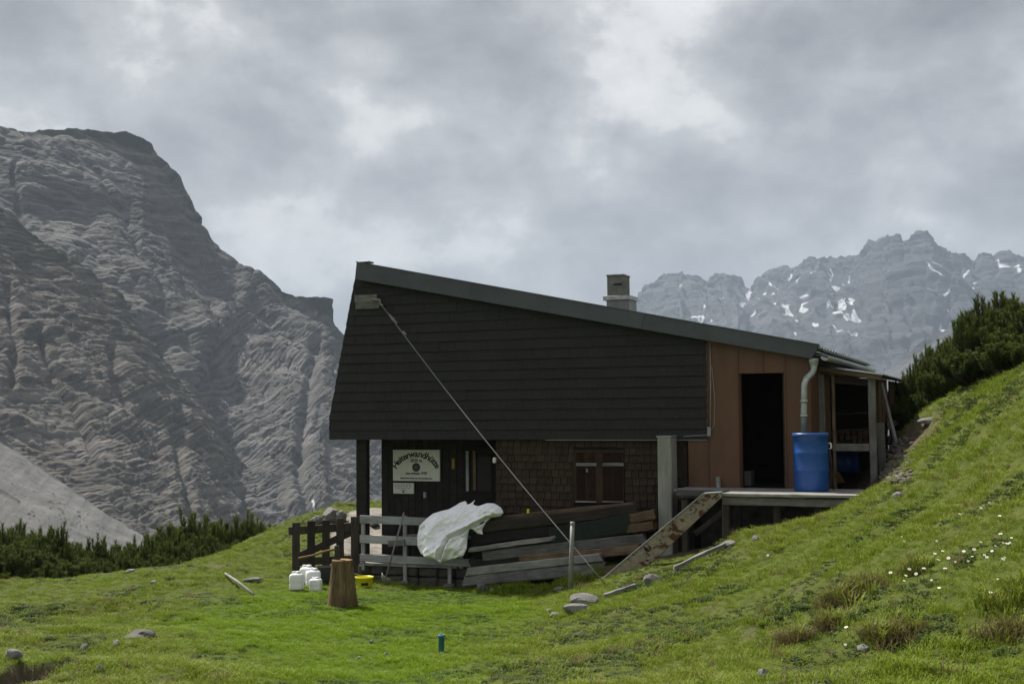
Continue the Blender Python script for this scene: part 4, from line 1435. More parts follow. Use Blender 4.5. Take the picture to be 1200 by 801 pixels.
beam('joist', DO @ Vector((hl(793, 573, -0.75).x, -0.76, zdeck - 0.05)), DO @ Vector((dl, -0.76, zdeck - 0.05)), 0.05, 0.1, 'grey_wood', deck, seg=4)
for px, v in ((851, -1.5), (911, -1.3), (960, -1.45), (865, -0.5), (803, -0.66)):
    u = hl(px, 600, v).x
    w = HF @ Vector((u, v, 0))
    zg = gz1(w.x, w.y) - 0.1
    if zdeck - 0.17 - zg > 0.08:
        beam('deck_post', DO @ Vector((u, v, zg)), DO @ Vector((u, v, zdeck - 0.17)), 0.11, 0.11, 'old_brown_wood', deck, up=Vector((0, 1, 0)), seg=4)
beam('brace', DO @ Vector((hl(815, 625, -0.8).x, -0.8, hl(815, 625, -0.8).z)), DO @ Vector((hl(850, 598, -0.8).x, -0.8, hl(850, 598, -0.8).z)), 0.05, 0.09, 'old_brown_wood', deck, seg=4)

# painted plank leaning from the ground to the deck corner
RV = -1.70
q0, q1, q2 = hl(705, 679, RV), hl(825, 578.5, RV), hl(846, 577, RV)
q3, q4 = hl(846, 582, RV), hl(730, 686, RV)
bm = bmesh.new()
poly = [(q0.x, q0.z), (q4.x - 0.1, q4.z - 0.06), (q4.x + 0.08, q4.z + 0.02), (q3.x, q3.z), (q2.x, q2.z), (q1.x, q1.z)]
rp_o = Vector((q0.x, RV, q0.z))
ramp = empty('leaning_plank', HF @ Matrix.Translation(rp_o), 'wide cream plank with flaking rusty paint leaning on the deck corner', 'plank')
rp = prism('board', [(u - rp_o.x, z - rp_o.z) for u, z in poly], -0.035, 0.035, 'flaking_painted_plank', ramp)
e0, e1, e2 = Vector((q0.x, 0, q0.z)) - Vector((rp_o.x, 0, rp_o.z)), Vector((q1.x, 0, q1.z)) - Vector((rp_o.x, 0, rp_o.z)), Vector((q2.x, 0, q2.z)) - Vector((rp_o.x, 0, rp_o.z))
beam('edge_strip', e0, e1 + Vector((0, 0, 0.008)), 0.1, 0.02, 'painted_rail', ramp, seg=4, jit=0.001)
beam('edge_strip', e1 + Vector((0.01, 0, 0.01)), e2 + Vector((0, 0, 0.01)), 0.1, 0.02, 'painted_rail', ramp, seg=2, jit=0.001)

# barrel
def barrel_prof(r, h):
    p = [(0, 0), (r * 0.96, 0), (r, 0.02)]
    for zc in (0.36, 0.66):
        p += [(r, h * zc - 0.025), (r + 0.004, h * zc - 0.012), (r + 0.004, h * zc + 0.012), (r, h * zc + 0.025)]
    p += [(r * 0.985, h - 0.07), (r + 0.012, h - 0.06), (r + 0.014, h - 0.02), (r + 0.006, h), (r - 0.012, h), (r - 0.02, h - 0.03), (r - 0.03, h - 0.3), (0, h - 0.3)]
    return p


bv = -0.62
b0, b1 = hl(930, 540, bv), hl(971, 540, bv)
br = (b1.x - b0.x) / 2
bh = hl(950, 507, bv).z - zdeck
barrel = empty('rain_barrel', HF @ Matrix.Translation(((b0.x + b1.x) / 2, bv, zdeck + 0.001)), 'blue plastic rain barrel under the downpipe on the deck', 'barrel')
link('drum', lathe_mesh('drum', barrel_prof(br, bh), 40), 'blue_plastic', barrel)
tube('handle', [(br + 0.005, 0, bh * 0.82), (br + 0.04, 0, bh * 0.82), (br + 0.045, 0, bh * 0.74), (br + 0.005, 0, bh * 0.72)], 0.012, 'white_plastic', barrel, n=8)
tube('overflow_hose', [(br + 0.01, -0.02, bh * 0.72), (br + 0.05, -0.03, bh * 0.5), (br + 0.04, -0.02, bh * 0.2), (br + 0.07, 0, 0.02)], 0.012, 'black_plastic', barrel, n=8)
# metal can beside the wall
a = hl(842, 560, -0.1)
can = link('metal_can', lathe_mesh('metal_can', [(0, 0), (0.038, 0), (0.04, 0.01), (0.04, 0.17), (0.042, 0.175), (0.038, 0.175), (0.036, 0.02), (0, 0.02)], 18), 'zinc', None, HF @ Matrix.Translation((a.x, -0.12, zdeck + 0.001)))
tag(can, 'small grey metal tin on the deck against brown wall', 'tin')

# broom
bb = hg(983, 566, zdeck + 0.0); 
broom = empty('straw_broom', HF @ Matrix.Translation(bb), 'straw broom leaning beside the blue barrel', 'broom')
tp = hl(968, 492, bb.y + 0.25) - bb
hd_ = (hl(975, 543, bb.y + 0.1) - bb)
tube('handle', [hd_, tp], 0.012, 'honey_wood', broom, n=8)
bm = bmesh.new()
for k in range(70):
    u = random.uniform(-0.02, 0.02)
    e = Vector((random.uniform(-0.13, 0.1), random.uniform(-0.05, 0.05), random.uniform(0, 0.03)))
    s = hd_ + Vector((u, random.uniform(-0.02, 0.02), 0))
    tube_bm(bm, [s, s.lerp(e, 0.5) + Vector((0, 0, 0.015)), e], [0.006, 0.006, 0.003], 4)
link('bristles', from_bm('bristles', bm), 'straw', broom)

# ------------------------------------------------------------------ wood shed along the side wall
SV0, SV1 = 0.9, 6.6
su1 = hl(1027, 500, SV0).x
su0 = uE + 0.02
zs_top = hl(1022, 441, SV0).z
zs_floor = hl(1000, 520, SV0).z
shed = empty('lean_to_shed', HF @ Matrix.Translation(((su0 + su1) / 2, SV0, zs_floor - 0.5)), 'brown timber lean-to shed behind the barrel', 'shed')
SO = shed.matrix_basis.inverted() @ HF


def sb(name, p0, p1, w, h, m, up=Vector((0, 0, 1)), **kw):
    return beam(name, SO @ Vector(p0), SO @ Vector(p1), w, h, m, shed, up=up, **kw)


def ground_h(u, v):
    w = HF @ Vector((u, v, 0)); return gz1(w.x, w.y)


Yup = Vector((0, 1, 0))
pw = hl(1027, 500, SV0).x - hl(1018.5, 500, SV0).x
sb('post', (su1 - pw / 2, SV0, ground_h(su1, SV0) - 0.1), (su1 - pw / 2, SV0, zs_top), pw, 0.12, 'shed_grey_wood', Yup, seg=5)
for px, w_, m_ in ((963, 0.11, 'shed_grey_wood'), (977, 0.05, 'brown_wood')):
    u = hl(px, 480, SV0).x
    sb('post', (u, SV0, zdeck - 0.1), (u, SV0, hl(px, 432, SV0).z), w_, 0.08, m_, Yup, seg=5)
u_ = hl(970, 480, SV0 + 0.04).x
sb('board', (u_, SV0 + 0.05, zdeck - 0.1), (u_, SV0 + 0.05, zs_top + 0.08), 0.09, 0.03, 'shed_wood', Yup, seg=4)
a, b = hl(976, 524, SV0), hl(1019, 523, SV0)
sb('floor_beam', (a.x, SV0 + 0.0, a.z), (b.x, SV0 + 0.0, a.z), 0.1, 0.125, 'shed_grey_wood', seg=5)
a, b = hl(960, 426, SV0 - 0.05), hl(1022, 440, SV0 - 0.05)
sb('head_beam', (a.x, SV0, b.z + 0.09), (b.x, SV0, b.z), 0.1, 0.1, 'shed_wood', seg=5)
a, b = hl(975, 431, SV0 - 0.02), hl(1020, 446, SV0 - 0.02)
sb('head_board', (a.x, SV0 + 0.07, b.z + 0.04), (b.x, SV0 + 0.07, b.z - 0.03), 0.03, 0.12, 'old_brown_wood', seg=4)
box_o = box('shed_floor', (su0, SV0 + 0.06, zs_floor - 0.09), (su1 - 0.05, SV1, zs_floor - 0.05), 'old_brown_wood', shed); box_o.matrix_basis = SO @ box_o.matrix_basis
# shed roof: corrugated sheet sloping away from the house
bm = bmesh.new()
n = 40
rows_ = []
for i in range(n + 1):
    v = SV0 - 0.18 + (SV1 + 0.25 - SV0) * i / n
    w_ = 0.012 * (1 if i % 2 else -1)
    rows_.append([bm.verts.new((u, v, z + w_)) for u, z in ((su0, zs_top + 0.20), (su1 + 0.14, zs_top + 0.03), (su1 + 0.14, zs_top + 0.018), (su0, zs_top + 0.185))])
for r0, r1 in zip(rows_, rows_[1:]):
    for k in range(4): bm.faces.new((r0[k], r0[(k + 1) % 4], r1[(k + 1) % 4], r1[k]))
bm.faces.new(rows_[0]); bm.faces.new(rows_[-1][::-1])
sr = link('roof', from_bm('roof', bm), 'roof_metal', shed, SO)
sb('verge_board', (su0, SV0 - 0.14, zs_top + 0.15), (su1 + 0.12, SV0 - 0.14, zs_top - 0.025), 0.03, 0.07, 'brown_wood', seg=4)
# right side: posts, upper boards, rails
for k, v in enumerate(np.linspace(SV0 + 0.45, SV1, 12)):
    zg = ground_h(su1, v)
    if k % 3 == 0:
        sb('post', (su1 - 0.04, v, zg - 0.1), (su1 - 0.04, v, zs_top - 0.01), 0.1, 0.08, 'shed_wood', Yup, seg=4)
    zlow = zs_floor + 0.05 if k % 3 == 1 else zs_floor + 0.25 + 0.1 * random.random()
    if k % 4 != 3:
        sb('wall_board', (su1 - 0.0, v + 0.2, zlow), (su1 - 0.0, v + 0.2, zs_top - 0.02), 0.028, 0.3, 'shed_wood', Yup, seg=3)
for zz in (0.1, 0.32, 0.55):
    sb('rail', (su1 + 0.05, SV0 + 1.6, zs_floor + zz - 0.05), (su1 + 0.06, SV1 + 0.4, zs_floor + zz + 0.12), 0.035, 0.1, 'grey_wood', seg=5)
sb('prop', (su1 + 0.28, SV0 + 0.5, ground_h(su1 + 0.28, SV0 + 0.5) - 0.02), (su1 + 0.02, SV0 + 0.8, zs_top - 0.1), 0.05, 0.05, 'pale_grey_wood', seg=4)
sb('board', (su1 + 0.05, SV0 + 0.35, ground_h(su1, SV0 + .35)), (su1 + 0.03, SV0 + 0.4, zs_floor + 0.35), 0.12, 0.03, 'shed_grey_wood', Yup, seg=3)
# inside: back panel, shelves and stacked split wood
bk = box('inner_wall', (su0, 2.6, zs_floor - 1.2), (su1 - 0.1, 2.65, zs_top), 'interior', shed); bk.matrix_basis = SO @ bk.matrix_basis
for zz, vv in ((zs_floor + 0.22, 1.5), (zs_floor + 0.5, 1.7)):
    sb('shelf', (su0 + 0.05, vv, zz), (su1 - 0.12, vv, zz + 0.02), 0.28, 0.03, 'old_brown_wood', seg=3)
log_me = [plank_mesh(0.5, random.uniform(0.06, 0.1), random.uniform(0.06, 0.09), 2, 0.008) for _ in range(3)]
cnt = 0
for row in range(3):
    for k in range(7):
        u = su0 + 0.1 + k * 0.1
        if u > su1 - 0.15: break
        lo = link('firewood_log', random.choice(log_me), 'brown_wood', None, HF @ Matrix.Translation((u + 0.02 * random.random(), 1.95 + 0.04 * random.random(), zs_floor + row * 0.085)) @ Matrix.Rotation(R(90 + random.uniform(-6, 6)), 4, 'Z') @ Matrix.Rotation(random.uniform(-0.3, 0.3), 4, 'X'))
        tag(lo, 'split log in the firewood stack inside the lean-to shed', 'log', 'firewood stacked in the shed')
# blue drum lying under the shed
a = hl(988, 540, 1.35)
drum2 = empty('lying_drum', HF @ Matrix.Translation((a.x - 0.05, 1.75, zs_floor - 0.33)) @ Matrix.Rotation(R(90), 4, 'Y') @ Matrix.Rotation(R(0), 4, 'X'), 'dark blue plastic drum lying in shade under shed floor', 'barrel')
link('drum', lathe_mesh('drum', barrel_prof(0.19, 0.55), 28), 'blue_plastic', drum2, Matrix.Translation((0, 0, -0.28)))

# ------------------------------------------------------------------ plank pile
PILE = [  # left px, top y, right px, top y, face height px, depth v, thickness, material, label
    (552, 613, 745, 590, 10.5, -0.47, 0.12, 'old_brown_wood', 'long dark board on top of the plank pile below shuttered window', 'm'),
    (556, 625.5, 738, 603, 11, -0.44, 0.12, 'dark_stained_wood', 'long black board second from top of plank pile', 'm'),
    (560, 607.5, 744, 588, 5, -0.30, 0.20, 'brown_wood', 'thin reddish batten lying along the top of plank pile', 'm'),
    (646, 618, 738, 603, 17, -0.56, 0.04, 'greenish_board', 'short dark green board leaning on front of plank pile', 'm'),
    (736, 602, 766, 597, 10, -0.42, 0.30, 'brown_wood', 'upper brown beam end beside the concrete pillar', 'm'),
    (734, 614, 767, 610, 9, -0.44, 0.30, 'brown_wood', 'lower brown beam end beside the concrete pillar', 'm'),
    (548, 641, 648, 628.5, 4.5, -0.58, 0.10, 'pale_grey_wood', 'thin pale lath sticking out below the white tarp', 'm'),
    (566, 646, 756, 624.5, 10, -0.52, 0.14, 'grey_wood', 'long grey plank in the middle of the pile', 'm'),
    (608, 651, 748, 637, 9, -0.55, 0.14, 'brown_wood', 'tan plank in the pile crossing behind the metal post', 'm'),
    (552, 656, 612, 651, 9, -0.50, 0.14, 'dark_stained_wood', 'short black plank at left end of the pile', 'm'),
    (546, 665, 704, 648.5, 8, -0.60, 0.16, 'pale_grey_wood', 'pale splintered plank second from bottom of the pile', 'm'),
    (542, 675, 708, 657.5, 11, -0.56, 0.2, 'grey_wood', 'lowest grey plank of the pile resting on stones', 'm'),
    (575, 640, 735, 620, 7, -0.40, 0.16, 'old_brown_wood', 'dark brown plank sandwiched in upper half of pile', 'm'),
]
for i, (xa, ya, xb, yb, hp, v, th, m_, lab, _) in enumerate(PILE):
    a, b = hl(xa, ya, v - th / 2), hl(xb, yb, v - th / 2)
    a2 = hl(xa, ya + hp * 1.18, v - th / 2)
    h = a.z - a2.z
    up = Vector((0, 0, 1))
    p0, p1 = Vector((a.x, v, a.z - h / 2)), Vector((b.x, v, b.z - h / 2))
    o = beam('plank', p0, p1, th, h, m_, None, base=HF, seg=10, jit=0.005, warp=0.008, ragged=0.05)
    tag(o, lab, 'plank', 'old planks piled under the window')
# dark filler stack behind: two more planks hidden in the pile's core
for k, (xa, ya, xb, yb) in enumerate(((556, 640, 742, 615), (560, 662, 720, 640), (560, 626, 742, 602))):
    a, b = hl(xa, ya, -0.3), hl(xb, yb, -0.3)
    o = beam('plank', (a.x, -0.26, a.z - 0.1), (b.x, -0.26, b.z - 0.1), 0.22, 0.26, 'dark_stained_wood', None, base=HF, seg=6, jit=0.006)
    tag(o, ('black beam in the dark gap at mid height of the plank pile', 'black beam in the dark gap near the foot of the plank pile', 'black beam behind the top board of the plank pile')[k], 'plank', 'old planks piled under the window')
# small yellow spirit level clamp on the pile
a = hl(619, 598, -0.36)
cl = empty('yellow_clamp', HF @ Matrix.Translation(hl(619, 602, -0.34)), 'small yellow clamp on the top batten of the plank pile', 'clamp')
link('jaw', box_mesh('jaw', (-0.02, -0.02, -0.05), (0.02, 0.02, 0.09), 0.005), 'yellow_plastic', cl)
link('bar', box_mesh('bar', (-0.02, -0.03, -0.03), (0.18, -0.005, 0.0), 0.004), 'straw', cl)

# ------------------------------------------------------------------ porch railing, shovel, tarp, bucket
FV = -0.25
rail = empty('porch_railing', HF @ Matrix.Translation((hl(480, 650, FV).x, FV, hl(480, 686, FV).z)), 'pale grey painted three-rail porch railing', 'railing')
RO = rail.matrix_basis.inverted() @ HF
for ya, yb, xe in ((606, 615, 548), (629, 638.5, 545), (652, 660.5, 552)):
    a, b = hl(422, (ya + yb) / 2, FV), hl(xe, (ya + yb) / 2 - 0.5, FV)
    h = hl(422, ya, FV).z - hl(422, yb, FV).z
    zz = (a.z + b.z) / 2
    beam('rail', RO @ Vector((a.x, FV, zz + 0.01)), RO @ Vector((b.x, FV, zz - 0.01)), 0.03, h, 'painted_rail', rail, seg=8, jit=0.002)
for px, ya, yb in ((425.5, 605, 664), (474.5, 604, 686), (527, 640, 688), (540, 606, 662)):
    a, b = hl(px, ya, FV + 0.04), hl(px, yb, FV + 0.04)
    beam('upright', RO @ Vector((a.x, FV + 0.045, b.z - 0.05)), RO @ Vector((a.x, FV + 0.045, a.z)), 0.07, 0.05, 'painted_rail', rail, up=Yup, seg=4, jit=0.002)
for px in (474.5, 527):
    a = hl(px, 687, FV + 0.04)
    w = HF @ Vector((a.x, FV + 0.04, 0))
    so = link('foot_block', stone_mesh(int(px), 0.1, 0.1, 0.06), 'pale_stone', rail, RO @ Matrix.Translation((a.x, FV + 0.04, gz1(w.x, w.y) + 0.02)))
# low stone terrace edge under the porch
pl = empty('terrace_wall', HF @ Matrix.Translation((hl(480, 680, 0).x, -0.05, -0.2)), 'low dark stone terrace edge below the railing', 'wall')
PO = pl.matrix_basis.inverted() @ HF
u = hl(421, 670, -0.05).x
ztop = hl(440, 661, -0.05).z
while u < hl(560, 670, -0.05).x:
    w_ = random.uniform(0.2, 0.42)
    for zz in (0, 1):
        hh = (ztop + 0.1) / 2
        link('stone', box_mesh('stone', (-w_ / 2 + 0.01, -0.12, -hh / 2 + 0.008), (w_ / 2 - 0.01, 0.12, hh / 2 - 0.008), 0.025), 'plinth_stone', pl,
             PO @ Matrix.Translation((u + w_ / 2, -0.02 + random.uniform(-.02, .02), -0.1 + hh * (zz + 0.5))) @ Matrix.Rotation(R(random.gauss(0, 2)), 4, 'Y'))
    u += w_
a, b = hl(421, 662, -0.2), hl(458, 656, -0.05)
beam('coping', PO @ Vector((a.x, -0.12, ztop + 0.02)), PO @ Vector((b.x + 1.4, -0.1, ztop + 0.03)), 0.2, 0.05, 'pale_grey_wood', pl, seg=5, jit=0.006)
# small dark bench behind the railing
a, b = hl(477, 628, 0.1), hl(548, 655, 0.1)
bn = empty('dark_bench', HF @ Matrix.Translation(((a.x + b.x) / 2, 0.2, ztop)), 'dark wooden bench behind railing, half covered by the white tarp', 'bench')
BO = bn.matrix_basis.inverted() @ HF
beam('seat', BO @ Vector((a.x, 0.12, a.z)), BO @ Vector((b.x, 0.12, a.z)), 0.32, 0.05, 'pale_grey_wood', bn, seg=4)
o = box('back_panel', (a.x, 0.2, b.z), (b.x, 0.24, a.z - 0.03), 'dark_stained_wood', bn); o.matrix_basis = BO @ o.matrix_basis
for u in (a.x + 0.06, b.x - 0.06):
    beam('leg', BO @ Vector((u, 0.05, ztop + 0.045)), BO @ Vector((u, 0.05, a.z - 0.025)), 0.06, 0.06, 'dark_stained_wood', bn, up=Yup, seg=3)

# shovel
sA, sB = hl(473.5, 600, FV - 0.05), hl(452, 677, FV - 0.42)
shov = empty('shovel', HF @ Matrix.Translation(sB), 'shovel with pale wooden handle leaning on the porch railing', 'shovel')
tube('handle', [Vector((0, 0, 0)), (sA - sB) * 0.5, sA - sB], 0.017, 'pale_grey_wood', shov, n=8)
bm = bmesh.new()
nx_, nz_ = 7, 8
grid = []
for j in range(nz_ + 1):
    t = j / nz_
    wv = 0.105 * (1.0 if t < 0.6 else math.sqrt(max(0.02, 1 - ((t - 0.6) / 0.42) ** 2)))
    grid.append([bm.verts.new((wv * (i / nx_ * 2 - 1), -0.03 * (1 - (i / nx_ * 2 - 1) ** 2) + 0.02, -t * 0.24)) for i in range(nx_ + 1)])
for j in range(nz_):
    for i in range(nx_): bm.faces.new((grid[j][i], grid[j][i + 1], grid[j + 1][i + 1], grid[j + 1][i]))
bl = link('blade', from_bm('blade', bm, True), 'shovel_metal', shov, Matrix.Translation((-0.0, 0, 0.03)) @ Matrix.Rotation(R(28), 4, 'Y') @ Matrix.Rotation(R(38), 4, 'X'))
bl.modifiers.new('thick', 'SOLIDIFY').thickness = 0.004
a, b = hl(455, 634, FV - 0.05), hl(474, 640, FV - 0.05)
o = beam('grey_board', (a.x, FV - 0.045, (a.z + b.z) / 2), (b.x, FV - 0.045, (a.z + b.z) / 2 + 0.03), 0.04, a.z - b.z + 0.02, 'grey_wood', None, base=HF, seg=3)
tag(o, 'short grey board fixed across the middle rail behind the shovel', 'board')

# yellow tub
def bucket(name, px, py, r, h, m_, label, D=None):
    g_ = drop(px, py)
    e = empty(name, Matrix.Translation(g_), label, 'tub')
    link('tub', lathe_mesh('tub', [(0, 0), (r * 0.8, 0), (r * 0.82, 0.01), (r * 0.97, h - 0.03), (r * 1.04, h - 0.025), (r * 1.05, h), (r * 0.97, h), (r * 0.92, h - 0.03), (r * 0.76, 0.03), (0, 0.025)], 28), m_, e)
    return e


tub = bucket('yellow_tub', 427, 687, 0.155, 0.175, 'yellow_plastic', 'round yellow plastic tub on the grass beside the shovel')
for sx_ in (-1, 1):
    link('handle_slot', box_mesh('handle_slot', (-0.03, -0.004, -0.025), (0.03, 0.01, 0.025), 0.004), 'black_plastic', tub, Matrix.Translation((0.03 * sx_ + 0.02, -0.136, 0.06)))

# tarp: a crumpled white sheet slung over the bench, the railing's end and the planks
TV = -0.62
outline = [(489, 628), (490, 616), (497, 608), (504, 602), (513, 599), (522, 597), (529, 593), (534, 589.5), (540, 587.5), (543, 592), (547, 590), (551, 586.5), (549, 592), (556, 593.5), (566, 590), (574, 590.5), (582, 595), (586, 601), (583, 605),
           (572, 607), (567, 612), (563, 621), (565, 626), (559, 625), (553, 620), (548, 619), (547, 630), (548, 642), (545, 650), (536, 653), (527, 655), (520, 658), (514, 654), (505, 653), (496, 648), (491, 640)]


def tarp_mesh():
    pts = np.array([(hl(x, y, TV).x, hl(x, y, TV).z) for x, y in outline])
    c = pts.mean(0)
    step = 0.016
    bm = bmesh.new()
    x0, z0 = pts.min(0); x1, z1 = pts.max(0)
    gx = np.arange(x0 - step, x1 + step, step); gz_ = np.arange(z0 - step, z1 + step, step)
    GX, GZ = np.meshgrid(gx, gz_)
    # signed distance to the outline
    ins = np.zeros(GX.shape, bool)
    n = len(pts)
    j = n - 1
    for i in range(n):
        xi, zi = pts[i]; xj, zj = pts[j]
        cnd = ((zi > GZ) != (zj > GZ)) & (GX < (xj - xi) * (GZ - zi) / (zj - zi + 1e-12) + xi)
        ins ^= cnd; j = i
    d = dist_poly(GX, GZ, np.r_[pts, pts[:1]])
    d = np.where(ins, d, -d)
    # snap the grid ring just outside to the outline
    idx = -np.ones(GX.shape, int)
    V = []
    keep = d > -step * 0.75
    grad_z, grad_x = np.gradient(d, step)
    for a in range(GX.shape[0]):
        for b in range(GX.shape[1]):
            if not keep[a, b]: continue
            x, z, dd = GX[a, b], GZ[a, b], d[a, b]
            if dd < step * 0.3:
                x -= grad_x[a, b] * dd; z -= grad_z[a, b] * dd; dd = 0
            idx[a, b] = len(V); V.append((x, z, dd))
    V = np.array(V)
    x, z, dd = V.T
    bulge = 0.12 * np.clip(dd / 0.16, 0, 1) ** 0.7
    rgt = np.random.default_rng(5)

    def worley(px_, pz_, cell, ax, seed):
        """Distance to the nearest random point, stretched along ax: creases between facets."""
        rg_ = np.random.default_rng(seed)
        c, s_ = math.cos(ax), math.sin(ax)
        a_ = (px_ * c + pz_ * s_) / (cell * 2.2); b_ = (-px_ * s_ + pz_ * c) / cell
        q = np.c_[rg_.uniform(a_.min() - 1, a_.max() + 1, 400), rg_.uniform(b_.min() - 1, b_.max() + 1, 400)]
        n_ = int((np.ptp(a_) + 2) * (np.ptp(b_) + 2))
        q = q[:max(12, min(400, n_))]
        dq = np.sqrt((a_[:, None] - q[None, :, 0]) ** 2 + (b_[:, None] - q[None, :, 1]) ** 2)
        dq.sort(1)
        return dq[:, 0], dq[:, 1] - dq[:, 0]
    w1, e1_ = worley(x, z, 0.17, 1.0, 3)
    w2, e2_ = worley(x + 0.04 * np.sin(z * 9), z, 0.085, 0.6, 8)
    w3, e3_ = worley(x, z, 0.05, 1.9, 9)
    a_, b_, c__ = hl(520, 654, TV), hl(530, 629, TV), hl(572, 608, TV)
    dc = dist_poly(x, z, [(a_.x, a_.z), (b_.x, b_.z), (c__.x, c__.z)])
    fold = -0.09 * np.clip(1 - dc / 0.035, 0, 1) + 0.07 * np.clip(1 - np.abs(dc - 0.06) / 0.05, 0, 1)
    f1 = w1
    depth = bulge + 0.3 * (z.max() - z) - 0.1 + (0.15 * w1 + 0.075 * w2 + 0.02 * w3 - 0.1 + 1.2 * fold) * np.clip(dd / 0.05, 0.1, 1)
    zmx = float(z.max())
    vf = [bm.verts.new((xx, TV + 0.09 - dp_, zz)) for (xx, zz, _), dp_ in zip(V, depth)]
    vb = [bm.verts.new((xx, TV + 0.21 - 0.3 * (zmx - zz) + 0.06 * min(1, q / 0.15) + 0.02 * s_, zz)) for (xx, zz, q), s_ in zip(V, f1)]
    for a in range(GX.shape[0] - 1):
        for b in range(GX.shape[1] - 1):
            q = [idx[a, b], idx[a, b + 1], idx[a + 1, b + 1], idx[a + 1, b]]
            q = [k for k in q if k >= 0]
            if len(q) >= 3:
                bm.faces.new([vf[k] for k in q]); bm.faces.new([vb[k] for k in q[::-1]])
    edges = [e for e in bm.edges if len(e.link_faces) == 1]
    fi = {v: k for k, v in enumerate(vf)}
    for e in edges:
        if e.verts[0] in fi and e.verts[1] in fi:
            k0, k1 = fi[e.verts[0]], fi[e.verts[1]]
            try: bm.faces.new((vf[k0], vf[k1], vb[k1], vb[k0]))
            except ValueError: pass
    for v in list(bm.verts):
        if not v.link_faces: bm.verts.remove(v)
    bmesh.ops.smooth_vert(bm, verts=bm.verts, factor=0.06, use_axis_x=True, use_axis_y=True, use_axis_z=True)
    return from_bm('white_tarp', bm, False)


tp_ = link('white_tarp', tarp_mesh(), 'tarp_white', None, HF)
tag(tp_, 'crumpled white tarp slung over the railing end and planks', 'tarp')

# ------------------------------------------------------------------ dark picket gate
g_l = P(345, 668, 22.6); g_r = P(417, 662, 22.9)
gate = empty('picket_gate', Matrix.Translation((g_l.x, g_l.y, gz1(g_l.x, g_l.y))), 'dark brown wooden picket gate with a diagonal brace', 'gate')
gdir = (Vector((g_r.x, g_r.y, 0)) - Vector((g_l.x, g_l.y, 0))).normalized()
gn = Vector((-gdir.y, gdir.x, 0))


def gp(px, py, off=0.0):
    d = ray(px, py); o = EYE - gn * off * -1
    t = (Vector((g_l.x, g_l.y, 0)) + gn * off - EYE).dot(gn) / d.dot(gn)
    return EYE + d * t - gate.location


for k, (px, ya, yb) in enumerate(((347, 612, 669), (364.5, 610, 664), (382, 609, 682), (398.5, 607, 660), (415.5, 605, 661))):
    b_, t_ = gp(px, yb), gp(px, ya)
    b_.x = t_.x; b_.y = t_.y
    beam('picket', b_, t_, 0.14, 0.04, 'old_brown_wood', gate, up=gn, seg=5, jit=0.004)
for (xa, ya, xb, yb), h, off in (((338, 620, 421, 614), 0.15, 0.05), ((345, 656, 421, 652), 0.14, 0.05)):
    beam('rail', gp(xa, ya + 2, off), gp(xb, yb + 2, off), 0.045, h, 'old_brown_wood', gate, seg=6)
beam('brace', gp(351, 651, 0.055), gp(414, 622, 0.055), 0.045, 0.13, 'old_brown_wood', gate, seg=6)

# ------------------------------------------------------------------ chopping block, axe, canisters, stick
st_b = drop(400.5, 709)
sr_ = 17.0 / FPX * st_b.y
sh = (P(400, 655.5, st_b.y).z - st_b.z)
stump = empty('chopping_block', Matrix.Translation(st_b), 'upright brown log used as chopping block on the yard grass', 'log')
link('trunk', lathe_mesh('trunk', [(0, -0.06), (sr_ * 1.05, -0.06), (sr_ * 1.02, 0.03), (sr_ * 0.93, sh * 0.25), (sr_ * 0.82, sh * 0.6), (sr_ * 0.74, sh * 0.9), (sr_ * 0.72, sh - 0.015), (sr_ * 0.69, sh)], 40,
                         lambda a, z: 0.05 * math.sin(3 * a + 1 + z) + 0.03 * math.sin(7 * a) + 0.02 * math.sin(17 * a + 3 * z)), 'stump_wood', stump)
link('cut_face', lathe_mesh('cut_face', [(sr_ * 0.69, sh - 0.001), (sr_ * 0.6, sh + 0.004), (sr_ * 0.3, sh + 0.006), (0, sh + 0.004)], 40, lambda a, z: 0.05 * math.sin(3 * a + 1 + z) + 0.03 * math.sin(7 * a)), 'honey_wood', stump)
axe_h = P(394, 648, st_b.y) - Vector((0, 0, 0))
axe = empty('axe', Matrix.Translation((axe_h.x, axe_h.y, st_b.z + sh)), 'axe with pale wooden handle stuck in the chopping block', 'axe')
h0 = P(350, 654, st_b.y - 0.05) - axe.location; h1 = P(396, 642.5, st_b.y) - axe.location
tube('handle', [h0, h0.lerp(h1, 0.35) + Vector((0, 0, -0.005)), h0.lerp(h1, 0.7) + Vector((0, 0, 0.01)), h1], [0.022, 0.016, 0.017, 0.019], 'honey_wood', axe, n=8)
bm = bmesh.new()
tz = h1.z + 0.045
vs = [(-0.025, 0.022, tz), (0.045, 0.022, tz), (0.045, -0.022, tz), (-0.025, -0.022, tz)]
vm = [(-0.022, 0.014, 0.07), (0.05, 0.014, 0.07), (0.05, -0.014, 0.07), (-0.022, -0.014, 0.07)]
ve = [(-0.055, 0.003, -0.03), (0.075, 0.003, -0.03), (0.075, -0.003, -0.03), (-0.055, -0.003, -0.03)]
rings = [[bm.verts.new(p) for p in r] for r in (vs, vm, ve)]
for r0, r1 in zip(rings, rings[1:]):
    for k in range(4): bm.faces.new((r0[k], r0[(k + 1) % 4], r1[(k + 1) % 4], r1[k]))
bm.faces.new(rings[0]); bm.faces.new(rings[-1][::-1])
link('head', from_bm('head', bm), 'axe_steel', axe)


